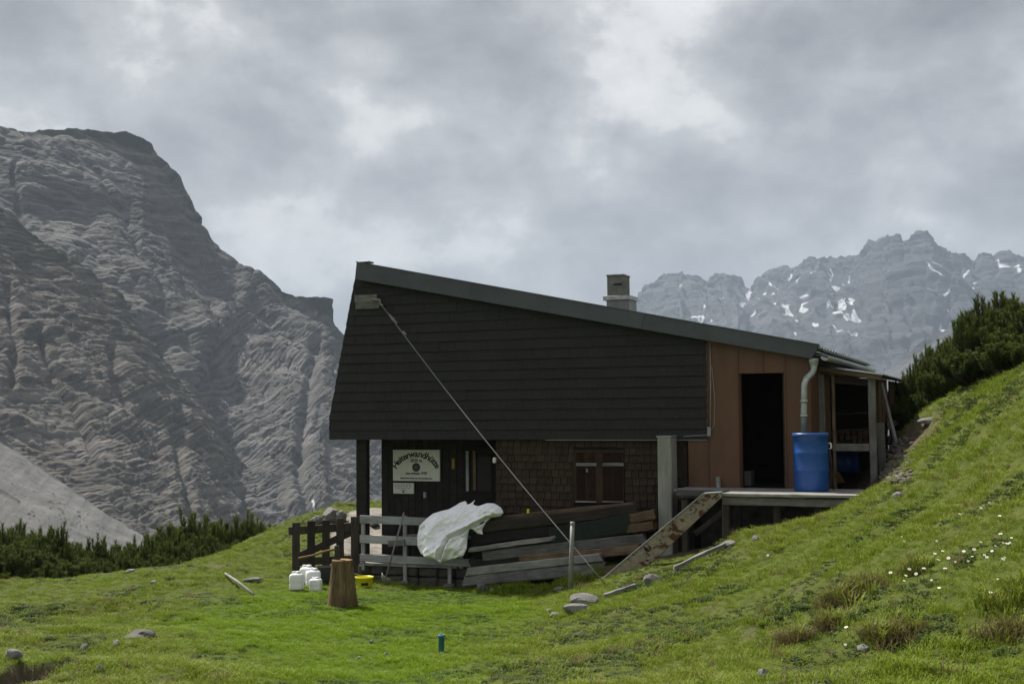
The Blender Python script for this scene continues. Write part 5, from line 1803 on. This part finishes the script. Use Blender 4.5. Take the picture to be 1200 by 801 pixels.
def canister(px, py, w_px, h_px, label, rot=0.0, squat=False):
    g_ = drop(px, py)
    s = g_.y / FPX
    w, h = w_px * s, h_px * s
    e = empty('water_canister', Matrix.Translation(g_) @ Matrix.Rotation(rot, 4, 'Z'), label, 'canister', 'white water canisters beside the gate')
    bm = bmesh.new()
    secs = [(0.0, 0.94), (0.02, 1.0), (h * 0.3, 1.0), (h * 0.36, 0.97), (h * 0.42, 1.0), (h * 0.74, 1.0), (h * 0.83, 0.9), (h * 0.88, 0.66)]
    rings = []
    for z, k in secs:
        ring = []
        for a in range(20):
            an = 2 * math.pi * a / 20
            c, s_ = math.cos(an), math.sin(an)
            p = 0.42
            ring.append(bm.verts.new((w / 2 * k * math.copysign(abs(c) ** p, c), w * 0.38 * k * math.copysign(abs(s_) ** p, s_), z)))
        rings.append(ring)
    for r0, r1 in zip(rings, rings[1:]):
        for k in range(20): bm.faces.new((r0[k], r0[(k + 1) % 20], r1[(k + 1) % 20], r1[k]))
    bm.faces.new(rings[0][::-1]); bm.faces.new(rings[-1])
    link('body', from_bm('body', bm, True), 'white_plastic', e)
    tube('cap', [(w * 0.12, 0, h * 0.88), (w * 0.12, 0, h)], w * 0.17, 'white_plastic', e, n=14)
    tube('grip', [(-w * 0.3, 0, h * 0.8), (-w * 0.28, 0, h * 0.97), (-w * 0.02, 0, h * 0.97), (w * 0.0, 0, h * 0.86)], w * 0.06, 'white_plastic', e, n=8)


canister(347.5, 690.5, 16, 21, 'large square white water canister at left of the group by gate')
canister(360, 684, 17, 22, 'white water canister at the back of the group by gate')
canister(367, 687, 17, 21, 'white water canister squeezed between others near chopping block', 0.3)
canister(370, 692, 14, 16, 'smallest white water canister at the front of the group', -0.2)
bk_ = empty('black_crate', Matrix.Translation(drop(380, 681)), 'black plastic crate behind the white canisters', 'crate')
for lo_, hi_ in (((-0.13, -0.09, 0), (0.13, -0.075, 0.26)), ((-0.13, 0.075, 0), (0.13, 0.09, 0.26)), ((-0.13, -0.074, 0), (-0.115, 0.074, 0.26)), ((0.115, -0.074, 0), (0.13, 0.074, 0.26))):
    box('side', lo_, hi_, 'black_plastic', bk_)
box('bottom', (-0.113, -0.073, 0.002), (0.113, 0.073, 0.02), 'black_plastic', bk_)

s0, s1 = drop(264, 675), drop(297, 698)
s0.z += 0.05; s1.z += 0.03
sk = empty('pale_stick', Matrix.Translation(s0), 'pale peeled stick lying on the grass left of the canisters', 'stick')
tube('shaft', [Vector((0, 0, 0)), (s1 - s0) * 0.45 + Vector((0.0, 0, 0.015)), (s1 - s0)], [0.018, 0.022, 0.02], 'pale_grey_wood', sk, n=8)
tube('twig', [(s1 - s0) * 0.08, (s1 - s0) * 0.12 + Vector((0.05, 0.1, 0.05))], [0.012, 0.006], 'pale_grey_wood', sk, n=6)

tl = drop(517, 763)
pp = link('pipe_stub', lathe_mesh('pipe_stub', [(0.036, -0.1), (0.036, 0.165), (0.045, 0.17), (0.045, 0.2), (0.036, 0.205), (0.03, 0.2), (0.03, 0.1), (0, 0.1)], 16), 'teal_pipe', None, Matrix.Translation(tl) @ Matrix.Rotation(R(2), 4, 'Y'))
tag(pp, 'short blue pipe stub sticking out of the yard grass', 'pipe')

# ------------------------------------------------------------------ stones and boards on the ground
def stone(px, py, wpx, hpx, m_, label, seed, depth=0.8, sink=0.55, group=None, flat=1.0):
    g_ = drop(px, py)
    s = g_.y / FPX
    sx_, sz_ = wpx * s / 2, hpx * s / 2
    o = link('stone', stone_mesh(seed, sx_, sx_ * depth, sz_ * 1.1), m_, None, Matrix.Translation((g_.x, g_.y + sx_ * depth * 0.4, g_.z + sz_ * (1 - sink * 1.2))) @ Matrix.Rotation(seed * 0.7 if depth > 0.7 else (seed * 0.37) % 0.5 - 0.25, 4, 'Z') @ Matrix.Rotation(R((seed * 37) % 14 - 7), 4, 'X'))
    return tag(o, label, 'stone', group)


stone(686, 709, 40, 15, 'pale_stone', 'large flat grey slab on the low bank in front of metal post', 3, 0.5, 0.15)
stone(676, 718, 34, 12, 'pale_stone', 'pale tilted slab below the large flat slab on bank', 5, 0.5, 0.15)
stone(650, 723, 14, 8, 'pale_stone', 'small pale stone at lower left end of the slab group', 8)
stone(644, 717, 9, 6, 'pale_stone', 'small round stone just left of the slab group', 9)
stone(655, 691, 15, 6, 'pale_stone', 'flat white stone at the foot of the metal post', 11)
stone(638, 707, 4, 4, 'pale_stone', 'tiny white pebble in the yard between post and slabs', 12)
stone(564, 692, 15, 14, 'dark_stone', 'dark grey stone propping the left end of pile', 14)
stone(585, 692, 7, 9, 'pale_stone', 'left one of two pale cobbles under the plank pile', 15)
stone(595, 691, 8, 8, 'pale_stone', 'right one of two pale cobbles under the plank pile', 16)
stone(577, 692, 6, 5, 'pale_stone', 'little pale pebble beside the cobbles under the pile', 17)
stone(692, 676, 22, 13, 'dark_stone', 'grey stone at the right foot of the plank pile', 19)
stone(533, 679, 12, 10, 'dark_stone', 'dark stone in the shade under the railing end', 20)
stone(452, 769, 6, 6, 'pale_stone', 'whitish stone in grass left of blue pipe stub', 21)
stone(421, 772, 6, 5, 'pale_stone', 'whitish stone near the bottom edge, leftmost in the yard', 22)
stone(435, 753, 5, 4, 'pale_stone', 'whitish pebble in grass below the chopping block', 23)
stone(162, 749, 38, 17, 'dark_stone', 'dark lichened boulder half sunk in left pasture', 24, 0.7, 0.75)
stone(136, 758, 13, 10, 'pale_stone', 'small grey stone below the dark boulder on the left', 25)
stone(14, 772, 24, 16, 'pale_stone', 'pale angular rock near the left edge of the pasture', 26)
stone(98, 760, 10, 8, 'pale_stone', 'small pale rock above the bare soil bank', 27)
stone(116, 785, 9, 9, 'pale_stone', 'small pale rock right of the bare soil bank', 28)
stone(152, 670, 13, 5, 'pale_stone', 'flat pale stone on the knoll before the pines', 29)
stone(180, 684, 10, 5, 'pale_stone', 'flat grey stone in the middle of left pasture', 30)
stone(295, 681, 24, 7, 'pale_stone', 'flat grey stone beside the pale stick', 31)
stone(858, 640, 18, 10, 'pale_stone', 'grey stone at the top end of the kerb plank', 32)
stone(886, 633, 11, 7, 'pale_stone', 'small stone in grass below the deck edge', 33)
stone(1055, 582, 16, 9, 'pale_stone', 'grey stone on the slope right of the deck end', 34)
stone(765, 683, 26, 14, 'dark_stone', 'mossy grey rock between leaning plank and slope', 37)
stone(895, 795, 16, 18, 'pale_stone', 'pale rock at the bottom edge below brown sedge', 38)
stone(1012, 763, 16, 9, 'pale_stone', 'pale flat rock among the brown sedge tussocks', 39)
stone(1092, 491, 30, 9, 'pale_stone', 'pale slab at the grass edge below the right pines', 40, 0.6, 1.35)
# rocks on the crest behind the gate
for k, (px, py, w_, h_, lab) in enumerate(((388, 606, 22, 17, 'jagged pale rock right behind the gate pickets'), (398, 597, 17, 12, 'pale rock on the grassy crest above the gate'),
                                           (372, 601, 16, 9, 'small pale rock at left of the crest rocks'), (437, 606, 14, 6, 'dark low rock seen between post and porch wall'))):
    g_ = P(px, py, 26.8)
    s = 26.8 / FPX
    o = link('rock', stone_mesh(60 + k, w_ * s / 2, w_ * s / 2, h_ * s * 0.7, 0.35), 'pale_stone' if k < 3 else 'dark_stone', None, Matrix.Translation((g_.x, g_.y, gz1(g_.x, g_.y) + h_ * s * 0.35)))
    tag(o, lab, 'rock')

k0, k1 = drop(790, 670), drop(853, 640)
o = beam('kerb_plank', k0 + Vector((0, 0, 0.05)), k1 + Vector((0, 0, 0.05)), 0.08, 0.055, 'grey_wood', None, seg=6, jit=0.008, ragged=0.03)
tag(o, 'pale grey plank edging the grass slope under the deck', 'plank')
k0, k1 = drop(708, 700), drop(745, 690)
o = beam('ground_board', k0 + Vector((0, 0, 0.03)), k1 + Vector((0, 0, 0.05)), 0.09, 0.05, 'grey_wood', None, seg=5, jit=0.006)
tag(o, 'grey board lying in the grass right of the slabs', 'board')

# rubble right of the shed, joined: loose stones too small and many to tell apart
def rubble():
    V, F = [], []
    base = [stone_mesh(200 + k, 1, 1, 0.7, 0.3, 1) for k in range(5)]
    B = [(np.array([v.co[:] for v in m.vertices]), np.array([p.vertices[:] for p in m.polygons])) for m in base]
    nb = 0
    for k in range(420):
        px, py = random.gauss(1046, 13), random.uniform(512, 566)
        if px < 1029 or px > 1075: continue
        g_ = drop(px, py)
        v, f = random.choice(B)
        s = random.uniform(0.02, 0.075)
        an = random.random() * 6.28
        c, sn = math.cos(an), math.sin(an)
        q = v * s * np.array([1, random.uniform(0.6, 1), random.uniform(0.5, 0.9)])
        q = np.c_[q[:, 0] * c - q[:, 1] * sn, q[:, 0] * sn + q[:, 1] * c, q[:, 2]]
        V.append(q + np.array(g_) + np.array([0, 0, s * 0.2])); F.append(f + nb); nb += len(v)
    o = link('rubble', np_mesh('rubble', np.concatenate(V), np.concatenate(F)), 'rubble_stone')
    tag(o, 'loose brown-grey rubble beside the shed', 'rubble', kind='stuff')


m_stone('rubble_stone', (0.08, 0.07, 0.058), (0.2, 0.18, 0.155), (0.09, 0.075, 0.06))
rubble()

# ------------------------------------------------------------------ dwarf pines
def m_needles():
    t = NT('pine_needles')
    rnd = t.rand()
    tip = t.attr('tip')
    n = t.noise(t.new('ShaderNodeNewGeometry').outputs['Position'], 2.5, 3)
    c = t.mix(tip, (0.022, 0.031, 0.009), (0.125, 0.15, 0.03))  # shaded inner shoots and sunlit tips put into the needle colour
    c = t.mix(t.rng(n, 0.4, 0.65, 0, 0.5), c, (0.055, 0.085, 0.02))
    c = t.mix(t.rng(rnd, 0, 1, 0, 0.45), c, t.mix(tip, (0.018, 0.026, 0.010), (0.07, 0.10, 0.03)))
    t.put(t.b.inputs['Base Color'], c)
    t.b.inputs['Roughness'].default_value = 0.65
    t.b.inputs['Specular IOR Level'].default_value = 0.15
    tr = t.new('ShaderNodeBsdfTranslucent'); t.put(tr.inputs['Color'], c)
    mx = t.new('ShaderNodeMixShader'); mx.inputs[0].default_value = 0.25
    t.l.new(t.b.outputs[0], mx.inputs[1]); t.l.new(tr.outputs[0], mx.inputs[2])
    t.l.new(mx.outputs[0], t.out.inputs['Surface'])
    MATS['pine_needles'] = t.m


m_needles()


def pine_meshes(seed, n_stem=25, upright=1.0):
    """Unit dwarf pine, about 1 m tall and wide: rising crooked limbs ending in foxtail shoots."""
    rg = np.random.default_rng(seed)
    bm = bmesh.new()
    V, F, T = [], [], []
    nb = 0

    def foxtail(p0, p1, nl, dens):
        nonlocal nb
        p0, p1 = np.array(p0), np.array(p1)
        ax = p1 - p0; L = np.linalg.norm(ax); ax /= L
        k = int(dens * L)
        t = rg.random(k) ** 0.85
        t[: max(2, k // 8)] = 1
        a = rg.random(k) * 2 * np.pi
        e1 = np.cross(ax, [0.31, 0.9, 0.2]); e1 /= np.linalg.norm(e1); e2 = np.cross(ax, e1)
        rad = np.cos(a)[:, None] * e1 + np.sin(a)[:, None] * e2
        lean = (0.55 + 0.5 * t + 0.25 * rg.random(k))[:, None]
        dirn = rad * (1.0 - 0.35 * t[:, None]) + ax * lean
        dirn /= np.linalg.norm(dirn, axis=1)[:, None]
        b = p0 + ax * (t * L)[:, None]
        ln = nl * (0.75 + 0.5 * rg.random(k))[:, None]
        side = np.cross(dirn, rg.normal(size=(k, 3))); side /= np.linalg.norm(side, axis=1)[:, None]
        w = nl * 0.085
        tri = np.stack([b - side * w, b + side * w, b + dirn * ln], 1)
        V.append(tri.reshape(-1, 3)); F.append(np.arange(k * 3).reshape(-1, 3) + nb); nb += k * 3
        T.append(np.repeat(t, 3) * np.tile([0.75, 0.75, 1.0], k))

    for s in range(n_stem):
        an = rg.random() * 2 * np.pi
        rad = 0.46 * math.sqrt(rg.random())
        h = (0.98 - 0.45 * (rad / 0.46) ** 2) * rg.uniform(0.8, 1.02)
        b0 = Vector((0.05 * math.cos(an), 0.05 * math.sin(an), -0.05))
        m1 = Vector((rad * 0.75 * math.cos(an), rad * 0.75 * math.sin(an), h * 0.3))
        m2 = Vector((rad * math.cos(an + 0.1), rad * math.sin(an + 0.1), h * 0.62))
        tp = Vector((rad * 1.04 * math.cos(an + 0.15), rad * 1.04 * math.sin(an + 0.15), h))
        tube_bm(bm, [b0, m1, m2, tp - Vector((0, 0, 0.05))], [0.028, 0.02, 0.013, 0.005], 5)
        foxtail(m1.lerp(m2, 0.7), tp, 0.08, 460)
        foxtail(m1.lerp(m2, 0.35), m2, 0.062, 240)
        for q in range(rg.integers(9, 13)):
            t = rg.uniform(0.0, 1.0)
            o = m1.lerp(m2, t) if rg.random() < 0.5 else m2.lerp(tp, t * 0.75)
            a2 = rg.random() * 2 * np.pi
            ll = rg.uniform(0.1, 0.2)
            md = o + Vector((ll * 0.55 * math.cos(a2), ll * 0.55 * math.sin(a2), ll * 0.12))
            en = md + Vector((ll * 0.22 * math.cos(a2), ll * 0.22 * math.sin(a2), ll * rg.uniform(0.9, 1.5) * upright))
            tube_bm(bm, [o, md, en], [0.007, 0.006, 0.003], 4, False)
            foxtail(o.lerp(md, 0.5), md, 0.05, 260)
            foxtail(md, en, 0.072, 420)
    crown = np_mesh('crown', np.concatenate(V), np.concatenate(F))
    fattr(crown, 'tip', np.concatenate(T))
    return crown, from_bm('trunk', bm, True)


PINES = [pine_meshes(300 + k) for k in range(4)]


def pine(px, top, D, wd, label, group, k, D_is=True):
    p = P(px, top, D)
    zg = gz1(p.x, p.y)
    h = max(0.6, (p.z - zg) * 1.02)
    M = Matrix.Translation((p.x, p.y, zg - 0.05)) @ Matrix.Rotation(k * 2.1, 4, 'Z') @ Matrix.Diagonal((wd, wd, h, 1))
    e = empty('dwarf_pine', M, label, 'pine', group)
    c, t = PINES[k % 4]
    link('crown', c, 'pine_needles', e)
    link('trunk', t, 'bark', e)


RIGHT = [(1063, 434, 24.0, 1.0, 'dwarf pine next to the shed roof, leftmost on the right slope'), (1078, 432, 24.6, 0.9, 'dwarf pine second from the shed on right slope'),
         (1088, 408, 23.4, 0.8, 'slim dwarf pine rising above its neighbours behind shed'), (1111, 397, 22.6, 1.25, 'broad dwarf pine in the middle of right slope row'),
         (1130, 393, 21.8, 0.9, 'dwarf pine just left of the tall pines at the right edge'), (1147, 385, 21.0, 0.9, 'dwarf pine in front of the tall right pair'),
         (1154, 350, 20.6, 1.0, 'tall dwarf pine left of the tallest one near right edge'), (1176, 344, 20.2, 1.05, 'tallest dwarf pine near the right edge of slope'),
         (1199, 356, 19.8, 1.3, 'dwarf pine cut off by the right edge of picture'), (1188, 398, 18.8, 1.1, 'low dwarf pine at the foot of the tallest one'),
         (1104, 440, 21.4, 1.1, 'small dwarf pine low at the grass edge, mid slope'), (1073, 462, 22.4, 1.0, 'small dwarf pine close to the shed corner rails'),
         (1140, 425, 20.2, 1.1, 'small dwarf pine at grass edge under the tall ones'), (1225, 350, 19.5, 1.6, 'dwarf pine just beyond the right picture edge')]
for k, (px, top, D, wd, lab) in enumerate(RIGHT):
    pine(px, top, D, wd * (0.88 if px < 1140 else 1.0), lab, 'dwarf pines on the right slope', k)
LEFT = [(-18, 622, 31, 2.0), (6, 626, 30, 1.5), (20, 616, 31, 1.2), (34, 628, 29.5, 1.4), (52, 620, 31, 1.3), (63, 624, 30.5, 1.2), (70, 634, 31.5, 1.2), (22, 640, 28.5, 1.6), (48, 645, 28.8, 1.6), (-2, 645, 28.5, 1.6),
        (78, 648, 32, 1.2), (88, 639, 33, 1.3), (104, 636, 34, 1.4), (115, 638, 34, 1.3), (133, 641, 35, 1.4), (148, 640, 35, 1.3), (160, 640, 35.5, 1.4), (174, 636, 36, 1.5), (186, 630, 36, 1.5), (198, 622, 36.5, 1.9),
        (212, 617, 37, 1.8), (228, 614, 37, 2.0), (244, 615, 37.5, 2.0), (258, 617, 38, 1.9), (272, 616, 38, 1.8), (288, 615, 38, 1.8), (302, 616, 38, 1.6), (314, 620, 38, 1.4), (206, 634, 33, 1.5), (232, 632, 33.5, 1.6), (256, 632, 33.5, 1.5),
        (96, 655, 31, 1.3), (124, 655, 32, 1.4), (150, 655, 32, 1.3), (178, 650, 32.5, 1.5)]
for k, (px, top, D, wd) in enumerate(LEFT):
    if px < 75: lab = 'dwarf pine in the tall dark clump at the left picture edge'
    elif px < 195: lab = 'low dwarf pine in the row below the grey scree'
    else: lab = 'dwarf pine in the dense band below the cliff, left of gate'
    pine(px, top, D, wd * 1.15, lab, ('dark pine clump at the left edge' if px < 75 else 'low pines below the scree' if px < 195 else 'pine band below the cliff'), k)

# ------------------------------------------------------------------ meadow plants
def m_grass(name, c0, c1, lushc):
    t = NT(name)
    tint = t.attr('tint', 'INSTANCER'); lu = t.attr('lush', 'INSTANCER')
    c = t.mix(tint, c0, c1)
    c = t.mix(lu, c, lushc)
    t.put(t.b.inputs['Base Color'], c)
    t.b.inputs['Roughness'].default_value = 0.6
    t.b.inputs['Specular IOR Level'].default_value = 0.2
    tr = t.new('ShaderNodeBsdfTranslucent'); t.put(tr.inputs['Color'], c)
    mx = t.new('ShaderNodeMixShader'); mx.inputs[0].default_value = 0.35
    t.l.new(t.b.outputs[0], mx.inputs[1]); t.l.new(tr.outputs[0], mx.inputs[2])
    t.l.new(mx.outputs[0], t.out.inputs['Surface'])
    MATS[name] = t.m


m_grass('grass_blade', (0.15, 0.205, 0.018), (0.245, 0.265, 0.05), (0.19, 0.29, 0.009))
m_grass('herb_leaf', (0.062, 0.088, 0.03), (0.12, 0.14, 0.06), (0.085, 0.14, 0.018))
m_grass('dry_blade', (0.10, 0.08, 0.035), (0.23, 0.18, 0.085), (0.14, 0.10, 0.05))


def tuft(name, n, h, spread, width, m_, lean, seed):
    rg = np.random.default_rng(seed)
    V, F = [], []
    for k in range(n):
        a = rg.random() * 6.283; r = spread * math.sqrt(rg.random())
        b = np.array([r * math.cos(a), r * math.sin(a), -0.01])
        a2 = a + rg.normal() * 0.9
        o = np.array([math.cos(a2), math.sin(a2), 0.0])
        hh = h * rg.uniform(0.55, 1.15); ln = lean * rg.uniform(0.4, 1.4)
        s = np.array([-o[1], o[0], 0]) * width / 2
        m = b + np.array([0, 0, hh * 0.6]) + o * ln * hh * 0.35
        e = b + np.array([0, 0, hh * (1 - 0.25 * ln)]) + o * ln * hh
        i = len(V)
        V += [b - s, b + s, m - s * 0.8, m + s * 0.8, e]
        F += [(i, i + 1, i + 3), (i, i + 3, i + 2), (i + 2, i + 3, i + 4)]
    me = np_mesh(name, V, F)
    me.materials.append(mat(m_))
    return bpy.data.objects.new(name, me)


protos = bpy.data.collections.new('meadow_plants')
for k, (n, h, sp, w, m_, ln) in enumerate([(26, 0.075, 0.075, 0.007, 'grass_blade', 0.6), (24, 0.10, 0.07, 0.006, 'grass_blade', 0.8), (30, 0.05, 0.085, 0.009, 'grass_blade', 0.9),
                                           (24, 0.04, 0.075, 0.02, 'herb_leaf', 1.2), (26, 0.14, 0.06, 0.006, 'dry_blade', 0.9), (20, 0.16, 0.07, 0.012, 'grass_blade', 0.7)]):
    protos.objects.link(tuft('tuft_%d' % k, n, h, sp, w, m_, ln, 900 + k))


def scatter():
    pts = []
    for (r0, r1, dens) in ((4.5, 9, 330), (9, 14, 230), (14, 21, 170), (21, 31, 110)):
        th0, th1 = R(-27), R(27)
        area = (th1 - th0) / 2 * (r1 * r1 - r0 * r0)
        n = int(area * dens)
        th = RNG.uniform(th0, th1, n); r = np.sqrt(RNG.uniform(r0 * r0, r1 * r1, n))
        pts.append(np.c_[r * np.sin(th), r * np.cos(th)])
    p = np.concatenate(pts)
    x, y = p[:, 0], p[:, 1]
    u, v = hut_uv(x, y)
    soil = soil_mask(x, y); path = path_mask(x, y); lu = lush_mask(x, y)
    keep = (RNG.random(len(x)) > np.maximum(soil, path) * 1.1)
    keep &= ~((u > C_.x + 0.1) & (u < su1) & (v > -0.1) & (v < 7.2))
    keep &= ~((u > -3.4) & (u < 0.1) & (v > -1.45) & (v <= 0.0))
    x, y, lu = x[keep], y[keep], lu[keep]
    u, v = hut_uv(x, y)
    n = len(x)
    z = gz(x, y)
    herb = fbm(x * 1.1, y * 1.1, 0, 3, 101)
    tall = fbm(x * 2.0, y * 2.0, 0, 2, 105)
    rnd = RNG.random(n)
    idx = np.where(rnd < 0.4, 0, np.where(rnd < 0.7, 1, 2))
    idx = np.where((herb > 0.16) & (RNG.random(n) < 0.75), 3, idx)
    idx = np.where((RNG.random(n) < 0.012 * (1 - lu)), 4, idx)
    # brown sedge tussocks on the slope
    sc = 0.76 + 0.5 * tall + 0.25 * (RNG.random(n) - 0.5)
    sc *= np.where(lu > 0.5, 0.85, 1.0) * np.where(y > 20, 0.85, 1.0)
    # lush weeds at the foot of the pile, the terrace and the leaning plank
    weeds = (v > -1.35) & (v < -0.15) & (u > -5.6) & (u < -3.2)
    idx = np.where(weeds & (RNG.random(n) < 0.6), 5, idx)
    sc = np.where(weeds, sc * 1.15, sc)
    tint = np.clip(0.45 + 0.75 * fbm(x * 0.8, y * 0.8, 0, 4, 111) + 0.35 * (RNG.random(n) - 0.5), 0, 1)
    X, Y, Z, S, I, T, Lm = [x], [y], [z], [sc], [idx], [tint], [np.maximum(lu, 0.3)]
    for px, py, w_, n_, br in ((985, 700, 0.17, 70, .8), (975, 735, 0.10, 50, .7), (930, 752, 0.13, 60, .75), (1042, 748, 0.13, 60, .8), (1010, 690, 0.15, 45, .6), (1070, 672, 0.08, 22, .4), (1180, 742, 0.12, 25, .7), (1190, 700, 0.14, 40, .1)):
        c = drop(px, py)
        xx = c.x + RNG.normal(size=n_) * w_ * 0.6; yy = c.y + RNG.normal(size=n_) * w_ * 0.7
        X.append(xx); Y.append(yy); Z.append(gz(xx, yy)); S.append(RNG.uniform(0.6, 1.25, n_)); I.append(np.where(RNG.random(n_) < br, 4, 5)); T.append(RNG.random(n_) * 0.8); Lm.append(np.zeros(n_))
    x, y, z, sc, idx, tint, lu = (np.concatenate(q) for q in (X, Y, Z, S, I, T, Lm))
    me = bpy.data.meshes.new('grass')
    me.vertices.add(len(x))
    me.vertices.foreach_set('co', np.c_[x, y, z].astype(np.float32).ravel())
    fattr(me, 'sc', np.clip(sc, 0.35, 2)); fattr(me, 'tint', tint); fattr(me, 'lush', lu); fattr(me, 'rz', RNG.random(len(x)) * 6.28)
    ia = me.attributes.new('pick', 'INT', 'POINT'); ia.data.foreach_set('value', idx.astype(np.int32))
    o = link('grass', me, 'grass_blade')
    tag(o, 'short green alpine grass and herbs over the pasture', 'grass', kind='stuff')
    ng = bpy.data.node_groups.new('meadow', 'GeometryNodeTree')
    ng.interface.new_socket('Geometry', in_out='INPUT', socket_type='NodeSocketGeometry')
    ng.interface.new_socket('Geometry', in_out='OUTPUT', socket_type='NodeSocketGeometry')
    N, Lk = ng.nodes, ng.links
    gi, go = N.new('NodeGroupInput'), N.new('NodeGroupOutput')
    ci = N.new('GeometryNodeCollectionInfo'); ci.inputs['Collection'].default_value = protos
    ci.inputs['Separate Children'].default_value = True; ci.inputs['Reset Children'].default_value = True
    ip = N.new('GeometryNodeInstanceOnPoints'); ip.inputs['Pick Instance'].default_value = True

    def na(name, ty):
        a = N.new('GeometryNodeInputNamedAttribute'); a.data_type = ty; a.inputs['Name'].default_value = name
        return a.outputs[0]
    cx = N.new('ShaderNodeCombineXYZ'); Lk.new(na('rz', 'FLOAT'), cx.inputs[2])
    Lk.new(gi.outputs[0], ip.inputs['Points']); Lk.new(ci.outputs[0], ip.inputs['Instance'])
    Lk.new(na('pick', 'INT'), ip.inputs['Instance Index']); Lk.new(cx.outputs[0], ip.inputs['Rotation']); Lk.new(na('sc', 'FLOAT'), ip.inputs['Scale'])
    Lk.new(ip.outputs[0], go.inputs[0])
    md = o.modifiers.new('meadow', 'NODES'); md.node_group = ng
    print('grass tufts', len(x))


scatter()

# ------------------------------------------------------------------ white flowers
def flower_mesh():
    bm = bmesh.new()
    n = 8
    c = bm.verts.new((0, 0, 0.004))
    for k in range(n):
        a = 2 * math.pi * k / n
        p = [bm.verts.new((r * math.cos(a + d), r * math.sin(a + d), z)) for r, d, z in ((0.006, -0.3, 0.003), (0.019, -0.32, 0.006), (0.024, 0, 0.003), (0.019, 0.32, 0.006), (0.006, 0.3, 0.003))]
        bm.faces.new(p)
    bm.verts.remove(c)
    ext = bmesh.ops.extrude_face_region(bm, geom=list(bm.faces))
    for v in [x for x in ext['geom'] if isinstance(x, bmesh.types.BMVert)]: v.co.z -= 0.002
    return from_bm('petals', bm)


petal = flower_mesh()
eye_m = lathe_mesh('flower_eye', [(0.007, 0.003), (0.006, 0.008), (0, 0.01)], 8)
stem_m = None
bm = bmesh.new(); tube_bm(bm, [(0, 0, -0.12), (0.004, 0, -0.05), (0, 0, 0.001)], 0.0025, 5); stem_m = from_bm('stem', bm, True)
FL = [(1173, 640), (1184, 650), (1167, 655), (1176, 651), (1157, 668), (1163, 660), (1181, 652), (1130, 660), (1142, 658), (1140, 667), (1112, 668), (1105, 659), (1108, 680), (1083, 680), (1066, 680), (1062, 688), (1044, 684), (1060, 694),
      (1101, 703), (1092, 694), (1185, 709), (1161, 712), (1170, 694), (1176, 670), (1100, 670), (1150, 650), (1060, 647), (1057, 642), (1098, 647), (1125, 615), (1172, 618), (1160, 602), (1150, 608), (1178, 668), (1120, 672), (1135, 672), (1074, 686),
      (1186, 645), (1096, 662), (1154, 665), (991, 772), (992, 750), (900, 660)]
for px, py in FL:
    g_ = drop(px, py)
    s = random.uniform(0.42, 0.75)
    e = empty('white_flower', Matrix.Translation((g_.x, g_.y, g_.z + 0.10)) @ Matrix.Rotation(random.uniform(0.2, 0.8), 4, 'X') @ Matrix.Rotation(random.uniform(-.4, .4), 4, 'Y') @ Matrix.Diagonal((s, s, s, 1)),
              'small white meadow flower in the grass of right slope', 'flower', 'white flowers on the right slope')
    link('petals', petal, 'flower_white', e); link('eye', eye_m, 'flower_yellow', e); link('stem', stem_m, 'flower_stem', e)

# ------------------------------------------------------------------ haze
def haze():
    me = box_mesh('haze', (-7500, -200, -120), (7500, 6800, 760), 0)
    t = bpy.data.materials.new('haze'); t.use_nodes = True
    n, l = t.node_tree.nodes, t.node_tree.links
    n.clear()
    out = n.new('ShaderNodeOutputMaterial'); pv = n.new('ShaderNodeVolumePrincipled')
    pv.inputs['Color'].default_value = (0.47, 0.555, 0.69, 1)
    pv.inputs['Density'].default_value = 0.00013
    pv.inputs['Anisotropy'].default_value = 0.0
    l.new(pv.outputs[0], out.inputs['Volume'])
    o = link('haze', me, t)
    tag(o, 'thin mountain haze', 'haze', kind='stuff')


haze()
